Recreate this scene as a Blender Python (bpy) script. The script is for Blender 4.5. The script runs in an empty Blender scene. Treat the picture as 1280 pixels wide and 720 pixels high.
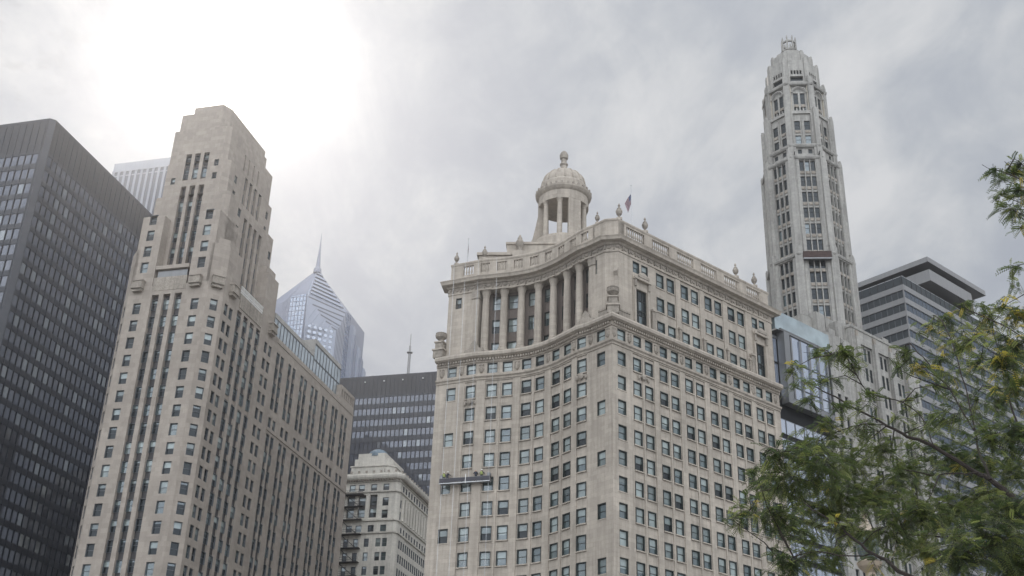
import bpy, math, random
from mathutils import Vector, Matrix
R = math.radians
rnd = random.Random(7)
SC = bpy.context.scene
COL = SC.collection

# ------------------------------------------------------------------ camera
F_PX, PITCH, ROLL = 1478.78, R(26.852), R(1.9473)
EYE = Vector((0, 0, 1.7))
_f = Vector((0, math.cos(PITCH), math.sin(PITCH)))
_u = Vector((0, -math.sin(PITCH), math.cos(PITCH)))
_r = Vector((1, 0, 0))
CR = math.cos(ROLL) * _r + math.sin(ROLL) * _u
CU = -math.sin(ROLL) * _r + math.cos(ROLL) * _u
cd = bpy.data.cameras.new('camera')
cam = bpy.data.objects.new('camera', cd)
COL.objects.link(cam)
m3 = Matrix((CR, CU, -_f)).transposed()
cam.matrix_world = Matrix.Translation(EYE) @ m3.to_4x4()
cd.sensor_width = 36
cd.lens = F_PX / 1280 * 36
cd.clip_start = 0.1
cd.clip_end = 20000
SC.camera = cam

# ------------------------------------------------------------------ world, sun, exposure
SUN_AZ, SUN_EL = R(-16.9), R(35.9)
sdir = Vector((math.sin(SUN_AZ) * math.cos(SUN_EL), math.cos(SUN_AZ) * math.cos(SUN_EL), math.sin(SUN_EL)))
wd = bpy.data.worlds.new('World')
SC.world = wd
wd.use_nodes = True
SKY_STR = 0.08
def build_world():
    nt = wd.node_tree; N = nt.nodes; K = nt.links
    bg = N['Background']; bg.inputs[1].default_value = SKY_STR
    sky = N.new('ShaderNodeTexSky'); sky.sky_type = 'NISHITA'; sky.sun_disc = False
    sky.sun_elevation = SUN_EL; sky.sun_rotation = SUN_AZ
    tc = N.new('ShaderNodeTexCoord')
    def math_(op, a, b=None, clamp=False):
        n = N.new('ShaderNodeMath'); n.operation = op; n.use_clamp = clamp
        for i, v in enumerate((a, b)):
            if v is None: continue
            if isinstance(v, (int, float)): n.inputs[i].default_value = v
            else: K.new(v, n.inputs[i])
        return n.outputs[0]
    def vm(op, a, b):
        n = N.new('ShaderNodeVectorMath'); n.operation = op
        for i, v in enumerate((a, b)):
            if isinstance(v, (tuple, Vector)): n.inputs[i].default_value = tuple(v)
            else: K.new(v, n.inputs[i])
        return n
    nrm = N.new('ShaderNodeVectorMath'); nrm.operation = 'NORMALIZE'; K.new(tc.outputs['Generated'], nrm.inputs[0])
    D = nrm.outputs[0]
    sep = N.new('ShaderNodeSeparateXYZ'); K.new(D, sep.inputs[0])
    # project direction on a cloud deck
    zc = math_('MAXIMUM', sep.outputs[2], 0.04)
    zc = math_('ADD', zc, 0.12)
    dv = N.new('ShaderNodeCombineXYZ')
    K.new(math_('DIVIDE', sep.outputs[0], zc), dv.inputs[0]); K.new(math_('DIVIDE', sep.outputs[1], zc), dv.inputs[1])
    def noise(scale, detail, rough, dist, off, stretch=(1, 1, 1), rot=0):
        mp = N.new('ShaderNodeMapping'); K.new(dv.outputs[0], mp.inputs[0])
        mp.inputs['Location'].default_value = off; mp.inputs['Scale'].default_value = stretch; mp.inputs['Rotation'].default_value = (0, 0, rot)
        n = N.new('ShaderNodeTexNoise'); n.inputs['Scale'].default_value = scale; n.inputs['Detail'].default_value = detail
        n.inputs['Roughness'].default_value = rough; n.inputs['Distortion'].default_value = dist
        K.new(mp.outputs[0], n.inputs['Vector']); return n.outputs[0]
    def ramp(v, stops):
        r = N.new('ShaderNodeValToRGB'); e = r.color_ramp.elements
        e[0].position, e[0].color = stops[0][0], stops[0][1] + (1,)
        e[1].position, e[1].color = stops[-1][0], stops[-1][1] + (1,)
        for p, c in stops[1:-1]:
            q = e.new(p); q.color = c + (1,)
        r.color_ramp.interpolation = 'B_SPLINE'
        K.new(v, r.inputs[0]); return r.outputs[0]
    n1 = noise(1.9, 8, 0.56, 0.5, (3.1, 1.7, 0), (1, 0.7, 1), 0.5)
    n2 = noise(5.6, 7, 0.6, 0.6, (9.1, 4.7, 2), (1, 0.55, 1), 0.5)
    n4 = noise(13.0, 6, 0.6, 0.4, (5.5, 2.2, 6), (1, 0.6, 1), 0.5)
    n = math_('ADD', math_('ADD', math_('MULTIPLY', n1, 0.48), math_('MULTIPLY', n2, 0.36)), math_('MULTIPLY', n4, 0.16))
    g = lambda r_, g_, b_: (r_, g_, b_)
    cloud = ramp(n, [(0.40, g(.38, .41, .47)), (0.47, g(.455, .485, .53)), (0.53, g(.56, .58, .605)), (0.61, g(.71, .715, .725))])
    # light through the thin veil round the sun
    dot = vm('DOT_PRODUCT', D, sdir).outputs['Value']
    dotc = math_('MAXIMUM', dot, 0.0)
    glow = math_('ADD', math_('MULTIPLY', math_('POWER', dotc, 900.0), 2.6),
                 math_('ADD', math_('MULTIPLY', math_('POWER', dotc, 110.0), 0.08), math_('MULTIPLY', math_('POWER', dotc, 7.0), 0.045)))
    core = math_('MULTIPLY', math_('POWER', dotc, 260.0), 0.32)
    nb = noise(3.4, 6, 0.6, 0.4, (1.2, 6.3, 4))
    glow = math_('MULTIPLY', math_('ADD', glow, core), math_('ADD', math_('MULTIPLY', nb, 0.5), 0.75))
    gc = N.new('ShaderNodeMixRGB'); gc.blend_type = 'MULTIPLY'; gc.inputs[0].default_value = 1
    K.new(glow, gc.inputs[1]); gc.inputs[2].default_value = (1.0, 0.93, 0.84, 1)
    # small dark rags of cloud left of the sun
    n3 = noise(16.0, 3, 0.6, 0.2, (2.3, 8.8, 1))
    left = math_('MULTIPLY', math_('SUBTRACT', -0.42, math_('DIVIDE', sep.outputs[0], math_('MAXIMUM', sep.outputs[1], 0.05))), 7.0, True)
    rag = math_('MULTIPLY', math_('MULTIPLY', math_('SUBTRACT', n3, 0.50), 3.5, True), left)
    ragm = math_('SUBTRACT', 1.0, math_('MULTIPLY', rag, 0.4))
    add = N.new('ShaderNodeMixRGB'); add.blend_type = 'ADD'; add.inputs[0].default_value = 1
    K.new(cloud, add.inputs[1]); K.new(gc.outputs[0], add.inputs[2])
    # unseen cloud behind the camera and overhead boosted to brighten the stone fronts
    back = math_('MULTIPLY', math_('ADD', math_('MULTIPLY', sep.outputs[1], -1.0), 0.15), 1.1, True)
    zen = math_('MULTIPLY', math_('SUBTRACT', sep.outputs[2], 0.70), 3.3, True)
    amp = math_('ADD', math_('ADD', math_('MULTIPLY', back, BACK_SKY_BOOST), math_('MULTIPLY', zen, ZEN_SKY_BOOST)), 1.0)
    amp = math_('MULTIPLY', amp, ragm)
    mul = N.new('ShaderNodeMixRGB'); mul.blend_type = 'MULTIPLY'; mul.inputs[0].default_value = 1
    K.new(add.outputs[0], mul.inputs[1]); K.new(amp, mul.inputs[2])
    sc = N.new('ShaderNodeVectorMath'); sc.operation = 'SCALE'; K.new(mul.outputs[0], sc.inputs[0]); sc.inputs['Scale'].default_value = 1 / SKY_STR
    mx = N.new('ShaderNodeMixRGB'); mx.inputs[0].default_value = 0.96
    K.new(sky.outputs[0], mx.inputs[1]); K.new(sc.outputs[0], mx.inputs[2])
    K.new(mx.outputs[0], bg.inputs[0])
BACK_SKY_BOOST, ZEN_SKY_BOOST = 3.9, 1.6
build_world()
sd = bpy.data.lights.new('sun', 'SUN'); sd.energy = 0.75; sd.angle = R(10); sd.color = (1, 0.89, 0.78)
so = bpy.data.objects.new('sun', sd); COL.objects.link(so)
so.rotation_euler = sdir.to_track_quat('Z', 'Y').to_euler()
SC.view_settings.view_transform = 'Standard'
SC.view_settings.look = 'None'
SC.view_settings.exposure = 0.0
SC.view_settings.gamma = 1
SC.cycles.use_denoising = True
SC.cycles.max_bounces = 6
SC.cycles.volume_bounces = 0

# ------------------------------------------------------------------ materials
MATS = {}
def mat(name, color, rough=0.8, metal=0.0, spec=0.4, stain=0.0, blocks=None, bump=0.0, fine=0.0, streak=0.0, tint=None, joint=0.25):
    m = bpy.data.materials.new(name); m.use_nodes = True; MATS[name] = m
    nt = m.node_tree; N = nt.nodes; K = nt.links; p = N['Principled BSDF']
    p.inputs['Roughness'].default_value = rough; p.inputs['Metallic'].default_value = metal
    p.inputs['Specular IOR Level'].default_value = spec
    p.inputs['Base Color'].default_value = tuple(color) + (1,)
    geo = N.new('ShaderNodeNewGeometry')
    cur = None
    def noise(scale, detail=4, vec=None, rough_=0.6):
        n = N.new('ShaderNodeTexNoise'); n.inputs['Scale'].default_value = scale; n.inputs['Detail'].default_value = detail
        n.inputs['Roughness'].default_value = rough_
        K.new(vec or geo.outputs['Position'], n.inputs['Vector']); return n.outputs[0]
    def rng(v, a, b, lo, hi):
        r = N.new('ShaderNodeMapRange'); K.new(v, r.inputs[0])
        for i, x in zip((1, 2, 3, 4), (a, b, lo, hi)): r.inputs[i].default_value = x
        return r.outputs[0]
    def mulc(cur, fac):
        x = N.new('ShaderNodeMixRGB'); x.blend_type = 'MULTIPLY'; x.inputs[0].default_value = 1
        if cur is None: x.inputs[1].default_value = tuple(color) + (1,)
        else: K.new(cur, x.inputs[1])
        K.new(fac, x.inputs[2]); return x.outputs[0]
    if stain: cur = mulc(cur, rng(noise(0.16, 6), .3, .7, 1 - stain, 1 + stain * .6))
    if fine: cur = mulc(cur, rng(noise(2.2, 5), .3, .7, 1 - fine, 1 + fine))
    if streak:
        mp = N.new('ShaderNodeMapping'); mp.inputs['Scale'].default_value = (1.6, 1.6, 0.07); K.new(geo.outputs['Position'], mp.inputs[0])
        cur = mulc(cur, rng(noise(1.0, 4, mp.outputs[0]), .42, .72, 1.0, 1 - streak))
    if blocks:
        uv = N.new('ShaderNodeUVMap'); br = N.new('ShaderNodeTexBrick')
        K.new(uv.outputs[0], br.inputs['Vector'])
        br.inputs['Scale'].default_value = 1; br.inputs['Brick Width'].default_value = blocks[0]; br.inputs['Row Height'].default_value = blocks[1]
        br.inputs['Mortar Size'].default_value = 0.022; br.inputs['Mortar Smooth'].default_value = 0.3; br.inputs['Bias'].default_value = 0
        br.inputs['Color1'].default_value = (1 - blocks[2],) * 3 + (1,); br.inputs['Color2'].default_value = (1 + blocks[2] * .6,) * 3 + (1,)
        br.inputs['Mortar'].default_value = (1 - joint,) * 3 + (1,)
        cur = mulc(cur, br.outputs[0])
    if tint:
        x = N.new('ShaderNodeMixRGB'); x.inputs[2].default_value = tuple(tint) + (1,)
        K.new(rng(noise(0.09, 5), .52, .68, 0, .55), x.inputs[0])
        if cur is None: x.inputs[1].default_value = tuple(color) + (1,)
        else: K.new(cur, x.inputs[1])
        cur = x.outputs[0]
    if cur is not None: K.new(cur, p.inputs['Base Color'])
    if bump:
        b = N.new('ShaderNodeBump'); b.inputs['Strength'].default_value = bump; b.inputs['Distance'].default_value = 0.15
        K.new(noise(2.6, 6), b.inputs['Height']); K.new(b.outputs[0], p.inputs['Normal'])
    return m
def glass_mat(name, color, refl, rough=0.04, ior=1.6, wob=0.10, var=0.3, tone=(.86, .93, .97)):
    """dark room or blind behind a reflecting pane"""
    m = bpy.data.materials.new(name); m.use_nodes = True; MATS[name] = m
    nt = m.node_tree; N = nt.nodes; K = nt.links; p = N['Principled BSDF']; out = N['Material Output']
    geo = N.new('ShaderNodeNewGeometry')
    n = N.new('ShaderNodeTexNoise'); n.inputs['Scale'].default_value = 0.35; n.inputs['Detail'].default_value = 3
    K.new(geo.outputs['Position'], n.inputs['Vector'])
    r = N.new('ShaderNodeMapRange'); K.new(n.outputs[0], r.inputs[0])
    for i, x in zip((1, 2, 3, 4), (.3, .7, 1 - var, 1 + var)): r.inputs[i].default_value = x
    x = N.new('ShaderNodeMixRGB'); x.blend_type = 'MULTIPLY'; x.inputs[0].default_value = 1; x.inputs[1].default_value = tuple(color) + (1,)
    K.new(r.outputs[0], x.inputs[2]); K.new(x.outputs[0], p.inputs['Base Color'])
    p.inputs['Roughness'].default_value = 0.6; p.inputs['Specular IOR Level'].default_value = 0.1
    g = N.new('ShaderNodeBsdfGlossy'); g.inputs['Roughness'].default_value = rough; g.inputs['Color'].default_value = tuple(tone) + (1,)
    n2 = N.new('ShaderNodeTexNoise'); n2.inputs['Scale'].default_value = 0.5; n2.inputs['Detail'].default_value = 1
    K.new(geo.outputs['Position'], n2.inputs['Vector'])
    b = N.new('ShaderNodeBump'); b.inputs['Strength'].default_value = wob; b.inputs['Distance'].default_value = 0.3
    K.new(n2.outputs[0], b.inputs['Height']); K.new(b.outputs[0], g.inputs['Normal'])
    fr = N.new('ShaderNodeFresnel'); fr.inputs['IOR'].default_value = ior
    ad = N.new('ShaderNodeMath'); ad.operation = 'ADD'; ad.use_clamp = True; K.new(fr.outputs[0], ad.inputs[0]); ad.inputs[1].default_value = refl
    mx = N.new('ShaderNodeMixShader'); K.new(ad.outputs[0], mx.inputs[0]); K.new(p.outputs[0], mx.inputs[1]); K.new(g.outputs[0], mx.inputs[2])
    K.new(mx.outputs[0], out.inputs['Surface'])
    return m
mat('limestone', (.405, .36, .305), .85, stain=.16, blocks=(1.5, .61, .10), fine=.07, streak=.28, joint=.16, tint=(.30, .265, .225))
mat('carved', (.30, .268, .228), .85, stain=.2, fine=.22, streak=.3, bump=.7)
mat('tower_stone', (.315, .278, .24), .85, stain=.14, blocks=(1.1, .81, .12), fine=.05, streak=.10, joint=.10)
mat('terracotta', (.34, .33, .305), .6, stain=.2, blocks=(.9, .6, .09), fine=.14, streak=.35, joint=.16)
mat('terracotta_tan', (.44, .40, .33), .6, stain=.15, blocks=(.9, .6, .05), fine=.06, streak=.2, joint=.12)
mat('old_stone', (.52, .495, .44), .85, stain=.15, blocks=(1.2, .6, .06), fine=.08, streak=.25, joint=.12)
mat('bronze_spandrel', (.10, .085, .075), .5, stain=.2, fine=.1)
mat('spandrel_dark', (.055, .053, .055), .5, stain=.2, fine=.15)
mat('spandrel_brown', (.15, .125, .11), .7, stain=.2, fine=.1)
mat('dark_steel', (.020, .024, .034), .45, metal=.0, spec=.5, stain=.2, fine=.1, streak=.2)
mat('louver', (.03, .032, .038), .5, stain=.1, fine=.1, streak=.35)
mat('frame_dark', (.022, .028, .026), .4)
mat('frame_grey', (.10, .11, .12), .4)
mat('interior', (.012, .013, .015), .9)
mat('granite_white', (.23, .25, .29), .6, stain=.05, streak=.08)
mat('aon_window', (.06, .07, .09), .3)
mat('concrete', (.36, .35, .33), .85, stain=.15, fine=.05, streak=.25)
mat('panel_light', (.24, .24, .24), .5, metal=.2, stain=.08, streak=.1)
mat('panel_grey', (.20, .205, .21), .4, metal=.5, stain=.1, streak=.15)
mat('soffit', (.10, .10, .10), .6)
mat('roofing', (.12, .12, .12), .9, stain=.2)
mat('pru_stone', (.18, .20, .26), .4, stain=.06, fine=.05)
mat('pru_stripe', (.25, .28, .35), .35, stain=.05)
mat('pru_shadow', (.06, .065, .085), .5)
mat('verdigris', (.12, .165, .20), .5, stain=.2)
mat('iron', (.02, .02, .022), .5)
mat('maroon', (.055, .034, .030), .8, stain=.3, fine=.3)
mat('aluminium', (.42, .43, .44), .4, metal=.6, stain=.1)
mat('netting', (.06, .06, .07), .9, fine=.2)
mat('asphalt', (.05, .05, .052), .9, fine=.2, stain=.2)
mat('pavement', (.28, .27, .255), .9, fine=.08, stain=.15)
mat('grass_far', (.05, .07, .03), .9, stain=.3)
mat('bark', (.035, .028, .024), .9, fine=.3, bump=.8)
mat('lamp_metal', (.30, .25, .19), .5, stain=.2)
mat('flag', (.24, .22, .24), .9)
mat('flag_red', (.16, .07, .08), .9)
mat('flag_blue', (.06, .07, .12), .9)
mat('vest', (.25, .30, .10), .8); mat('helmet', (.65, .66, .60), .4); mat('clothes', (.03, .035, .05), .9); mat('skin', (.35, .22, .16), .7)
mat('white_paint', (.70, .70, .68), .5)
glass_mat('glass', (.05, .072, .074), .08, ior=1.5)
glass_mat('glass_dark', (.012, .016, .019), .0, ior=1.4)
glass_mat('blind', (.235, .275, .265), .05, ior=1.5)
glass_mat('blind_warm', (.11, .135, .13), .05, ior=1.5)
glass_mat('mies_glass', (.055, .059, .072), .05, ior=1.5, wob=.0, tone=(.78, .83, .93))
glass_mat('mies_lit', (.10, .105, .115), .10, ior=1.5, wob=.05)
glass_mat('hotel_glass', (.05, .07, .12), .50, ior=1.6, wob=.03, var=.1, tone=(.84, .90, 1.0))
glass_mat('ribbon_glass', (.02, .03, .045), .06, ior=1.6, wob=.06, tone=(.75, .84, .95))
glass_mat('pru_glass', (.08, .11, .17), .16, ior=1.6, wob=.03, tone=(.80, .88, 1.0))
glass_mat('screen_glass', (.22, .27, .28), .22, ior=1.5, wob=.02)
glass_mat('penthouse_glass', (.30, .34, .36), .25, ior=1.5, wob=.05)
def leaf_mat(name, c):
    m = bpy.data.materials.new(name); m.use_nodes = True; MATS[name] = m
    nt = m.node_tree; N = nt.nodes; K = nt.links; p = N['Principled BSDF']; out = N['Material Output']
    p.inputs['Base Color'].default_value = c + (1,); p.inputs['Roughness'].default_value = .45; p.inputs['Specular IOR Level'].default_value = .5
    t = N.new('ShaderNodeBsdfTranslucent'); t.inputs[0].default_value = tuple(min(1, x * 2.7) for x in c) + (1,)
    mx = N.new('ShaderNodeMixShader'); mx.inputs[0].default_value = .55
    K.new(p.outputs[0], mx.inputs[1]); K.new(t.outputs[0], mx.inputs[2]); K.new(mx.outputs[0], out.inputs['Surface'])
leaf_mat('leaf_a', (.046, .064, .020)); leaf_mat('leaf_b', (.064, .082, .024)); leaf_mat('leaf_c', (.120, .138, .042)); leaf_mat('leaf_y', (.24, .20, .035))
leaf_mat('leaf_d', (.030, .044, .018))

# ------------------------------------------------------------------ mesh helpers
def wloc(o):
    v = Vector((0, 0, 0))
    while o is not None: v = v + o.location; o = o.parent
    return v
class MB:
    def __init__(s): s.v = []; s.f = []; s.m = []; s.uv = []; s.mats = []
    def mi(s, name):
        if name not in s.mats: s.mats.append(name)
        return s.mats.index(name)
    def face(s, pts, m, uvs=None):
        k = len(s.v); s.v += [tuple(p) for p in pts]; s.f.append(tuple(range(k, k + len(pts)))); s.m.append(s.mi(m))
        if uvs is None:
            a = Vector(pts[1]) - Vector(pts[0]); a.z = 0
            if a.length < 1e-6: a = Vector(pts[2]) - Vector(pts[1]); a.z = 0
            a = a.normalized() if a.length > 1e-6 else Vector((1, 0, 0))
            uvs = [(p[0] * a.x + p[1] * a.y, p[2]) for p in pts]
        s.uv += uvs
    def box8(s, c, m):  # c: 4 bottom ccw then 4 top
        for q in ((3, 2, 1, 0), (4, 5, 6, 7), (0, 1, 5, 4), (1, 2, 6, 5), (2, 3, 7, 6), (3, 0, 4, 7)): s.face([c[i] for i in q], m)
    def box(s, x0, x1, y0, y1, z0, z1, m):
        s.box8([(x0, y0, z0), (x1, y0, z0), (x1, y1, z0), (x0, y1, z0), (x0, y0, z1), (x1, y0, z1), (x1, y1, z1), (x0, y1, z1)], m)
    def prism(s, poly, z0, z1, m, top=None):  # poly ccw xy
        n = len(poly)
        for i in range(n):
            a, b = poly[i], poly[(i + 1) % n]
            s.face([(a[0], a[1], z0), (b[0], b[1], z0), (b[0], b[1], z1), (a[0], a[1], z1)], m)
        s.face([(p[0], p[1], z1) for p in poly], top or m)
        s.face([(p[0], p[1], z0) for p in reversed(poly)], top or m)
    def lathe(s, c, prof, m, seg=16, cap=True, a0=0):  # prof: (r,z) from bottom to top
        rings = []
        for r, z in prof:
            rings.append([(c[0] + r * math.cos(a0 + 2 * math.pi * i / seg), c[1] + r * math.sin(a0 + 2 * math.pi * i / seg), c[2] + z) for i in range(seg)])
        for a, b in zip(rings, rings[1:]):
            for i in range(seg):
                j = (i + 1) % seg; s.face([a[i], a[j], b[j], b[i]], m)
        if cap: s.face(rings[-1], m); s.face(list(reversed(rings[0])), m)
    def tube(s, pts, rads, m, seg=7):
        rings = []
        for i, p in enumerate(pts):
            p = Vector(p); d = (Vector(pts[min(i + 1, len(pts) - 1)]) - Vector(pts[max(i - 1, 0)])).normalized()
            x = d.orthogonal().normalized() if not rings else (X - d * X.dot(d)).normalized()
            X = x; y = d.cross(x)
            rings.append([p + (x * math.cos(2 * math.pi * k / seg) + y * math.sin(2 * math.pi * k / seg)) * rads[i] for k in range(seg)])
        for a, b in zip(rings, rings[1:]):
            for i in range(seg):
                j = (i + 1) % seg; s.face([a[i], a[j], b[j], b[i]], m)
        s.face(rings[-1], m); s.face(list(reversed(rings[0])), m)
    def add(s, o, M):  # append other MB transformed
        k = len(s.v); s.v += [tuple(M @ Vector(p)) for p in o.v]
        s.f += [tuple(i + k for i in f) for f in o.f]; mp = [s.mi(n) for n in o.mats]
        s.m += [mp[i] for i in o.m]; s.uv += o.uv
    def mesh(s, name, smooth=False):
        me = bpy.data.meshes.new(name); me.from_pydata(s.v, [], s.f)
        me.polygons.foreach_set('material_index', s.m)
        uv = me.uv_layers.new(name='UVMap'); uv.data.foreach_set('uv', [c for p in s.uv for c in p])
        for n in s.mats: me.materials.append(MATS[n])
        if smooth: me.polygons.foreach_set('use_smooth', [True] * len(s.f))
        me.update(); return me
    def build(s, name, parent=None, smooth=False, merge=False):
        me = s.mesh(name, smooth)
        if merge:
            import bmesh
            bm = bmesh.new(); bm.from_mesh(me); bmesh.ops.remove_doubles(bm, verts=bm.verts, dist=1e-4); bm.to_mesh(me); bm.free()
        o = bpy.data.objects.new(name, me); COL.objects.link(o)
        if parent is not None: o.parent = parent; o.location = -wloc(parent)
        return o
def thing(name, label, cat, loc=(0, 0, 0), group=None):
    o = bpy.data.objects.new(name, None); COL.objects.link(o); o.location = loc
    o['label'] = label; o['category'] = cat
    if group: o['group'] = group
    return o
def tag(o, label, cat, group=None):
    o['label'] = label; o['category'] = cat
    if group: o['group'] = group
    return o
def struct(o): o['kind'] = 'structure'; return o

class Path:
    """plan polyline; outward is on its right; offsets are mitred"""
    def __init__(s, pts, closed=False):
        s.p = [Vector(q) for q in pts]; s.closed = closed
        s.u = [0]
        for a, b in zip(s.p, s.p[1:]): s.u.append(s.u[-1] + (b - a).length)
        s.L = s.u[-1]; s.n = []
        for i in range(len(s.p)):
            ds = []
            if i > 0: ds.append((s.p[i] - s.p[i - 1]).normalized())
            if i < len(s.p) - 1: ds.append((s.p[i + 1] - s.p[i]).normalized())
            if closed and i in (0, len(s.p) - 1): ds = [(s.p[1] - s.p[0]).normalized(), (s.p[-1] - s.p[-2]).normalized()]
            ns = [Vector((d.y, -d.x)) for d in ds]; q = sum(ns, Vector((0, 0))).normalized()
            s.n.append(q / max(.35, q.dot(ns[0])))
    def at(s, u, off=0.0):
        u = min(max(u, 0), s.L)
        for i in range(len(s.p) - 1):
            if u <= s.u[i + 1] + 1e-9: break
        t = (u - s.u[i]) / max(1e-9, s.u[i + 1] - s.u[i])
        P = s.p[i].lerp(s.p[i + 1], t); n = s.n[i].lerp(s.n[i + 1], t)
        return P + n * off
    def dir(s, u):
        for i in range(len(s.p) - 1):
            if u <= s.u[i + 1] + 1e-9: break
        return (s.p[i + 1] - s.p[i]).normalized()
    def near(s, q):
        best = (1e9, 0); q = Vector(q)
        for i in range(len(s.p) - 1):
            d = s.p[i + 1] - s.p[i]; t = min(1, max(0, (q - s.p[i]).dot(d) / d.length_squared))
            e = (s.p[i].lerp(s.p[i + 1], t) - q).length
            if e < best[0]: best = (e, s.u[i] + t * d.length)
        return best[1]
    def offset(s, o): return Path([p + n * o for p, n in zip(s.p, s.n)], s.closed)
def wall(mb, path, z0, z1, m, rects=(), extra=()):
    """relief facade: rects are (u0,u1,za,zb,depth,mat) painted in order on a grid"""
    us = {0.0, round(path.L, 4)}; zs = {z0, z1}
    us |= {round(u, 4) for u in path.u} | {round(e, 4) for e in extra}
    for r in rects:
        us |= {round(min(max(r[0], 0), path.L), 4), round(min(max(r[1], 0), path.L), 4)}; zs |= {min(max(r[2], z0), z1), min(max(r[3], z0), z1)}
    us = sorted(us); zs = sorted(zs)
    uu = [us[0]]
    for x in us[1:]:
        if x - uu[-1] > 2e-3: uu.append(x)
    us = uu; nu, nz = len(us) - 1, len(zs) - 1
    G = [[(0.0, m)] * nz for _ in range(nu)]
    uc = [(us[i] + us[i + 1]) / 2 for i in range(nu)]; zc = [(zs[j] + zs[j + 1]) / 2 for j in range(nz)]
    import bisect
    for r in rects:
        for i in range(bisect.bisect(uc, r[0]), nu):
            if uc[i] > r[1]: break
            for j in range(bisect.bisect(zc, r[2]), nz):
                if zc[j] > r[3]: break
                G[i][j] = (r[4], r[5])
    def P(i, j, d):
        q = path.at(us[i], d); return (q.x, q.y, zs[j])
    for i in range(nu):
        j = 0
        while j < nz:
            k = j
            while k + 1 < nz and G[i][k + 1] == G[i][j]: k += 1
            d, mm = G[i][j]
            mb.face([P(i, j, d), P(i + 1, j, d), P(i + 1, k + 1, d), P(i, k + 1, d)], mm,
                    [(us[i], zs[j]), (us[i + 1], zs[j]), (us[i + 1], zs[k + 1]), (us[i], zs[k + 1])])
            j = k + 1
        for j in range(nz):
            d, mm = G[i][j]
            if i + 1 < nu and G[i + 1][j][0] != d:
                d2 = G[i + 1][j][0]; m2 = mm if d > d2 else G[i + 1][j][1]
                q = [P(i + 1, j, d), P(i + 1, j, d2), P(i + 1, j + 1, d2), P(i + 1, j + 1, d)]
                mb.face(q, m2, [(us[i + 1] + d, zs[j]), (us[i + 1] + d2, zs[j]), (us[i + 1] + d2, zs[j + 1]), (us[i + 1] + d, zs[j + 1])])
            if j + 1 < nz and G[i][j + 1][0] != d:
                d2 = G[i][j + 1][0]; m2 = mm if d > d2 else G[i][j + 1][1]
                mb.face([P(i, j + 1, d), P(i + 1, j + 1, d), P(i + 1, j + 1, d2), P(i, j + 1, d2)], m2,
                        [(us[i], zs[j + 1]), (us[i + 1], zs[j + 1]), (us[i + 1], zs[j + 1] + .3), (us[i], zs[j + 1] + .3)])
def sweep(mb, path, prof, m, u0=None, u1=None, caps=True):
    """profile [(outward, z)...] swept along the path"""
    us = [u for u in path.u if (u0 is None or u > u0) and (u1 is None or u < u1)]
    if u0 is not None: us = [u0] + us
    if u1 is not None: us = us + [u1]
    rows = []
    for u in us:
        rows.append([(lambda q: (q.x, q.y, z))(path.at(u, o)) for o, z in prof])
    for k in range(len(rows) - 1):
        for j in range(len(prof) - 1):
            a, b = rows[k], rows[k + 1]; l0, l1 = us[k], us[k + 1]
            mb.face([a[j], b[j], b[j + 1], a[j + 1]], m, [(l0, prof[j][1]), (l1, prof[j][1]), (l1, prof[j + 1][1]), (l0, prof[j + 1][1])])
    if caps and not path.closed:
        mb.face(list(reversed(rows[0])), m); mb.face(rows[-1], m)
def pbox(mb, path, uc, w, o0, o1, z0, z1, m):
    """box standing on the path"""
    d = path.dir(uc); n = Vector((d.y, -d.x)); P = path.at(uc)
    c = [P + d * a + n * b for a, b in ((-w / 2, o1), (w / 2, o1), (w / 2, o0), (-w / 2, o0))]
    mb.box8([(q.x, q.y, z0) for q in c] + [(q.x, q.y, z1) for q in c], m)

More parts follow.
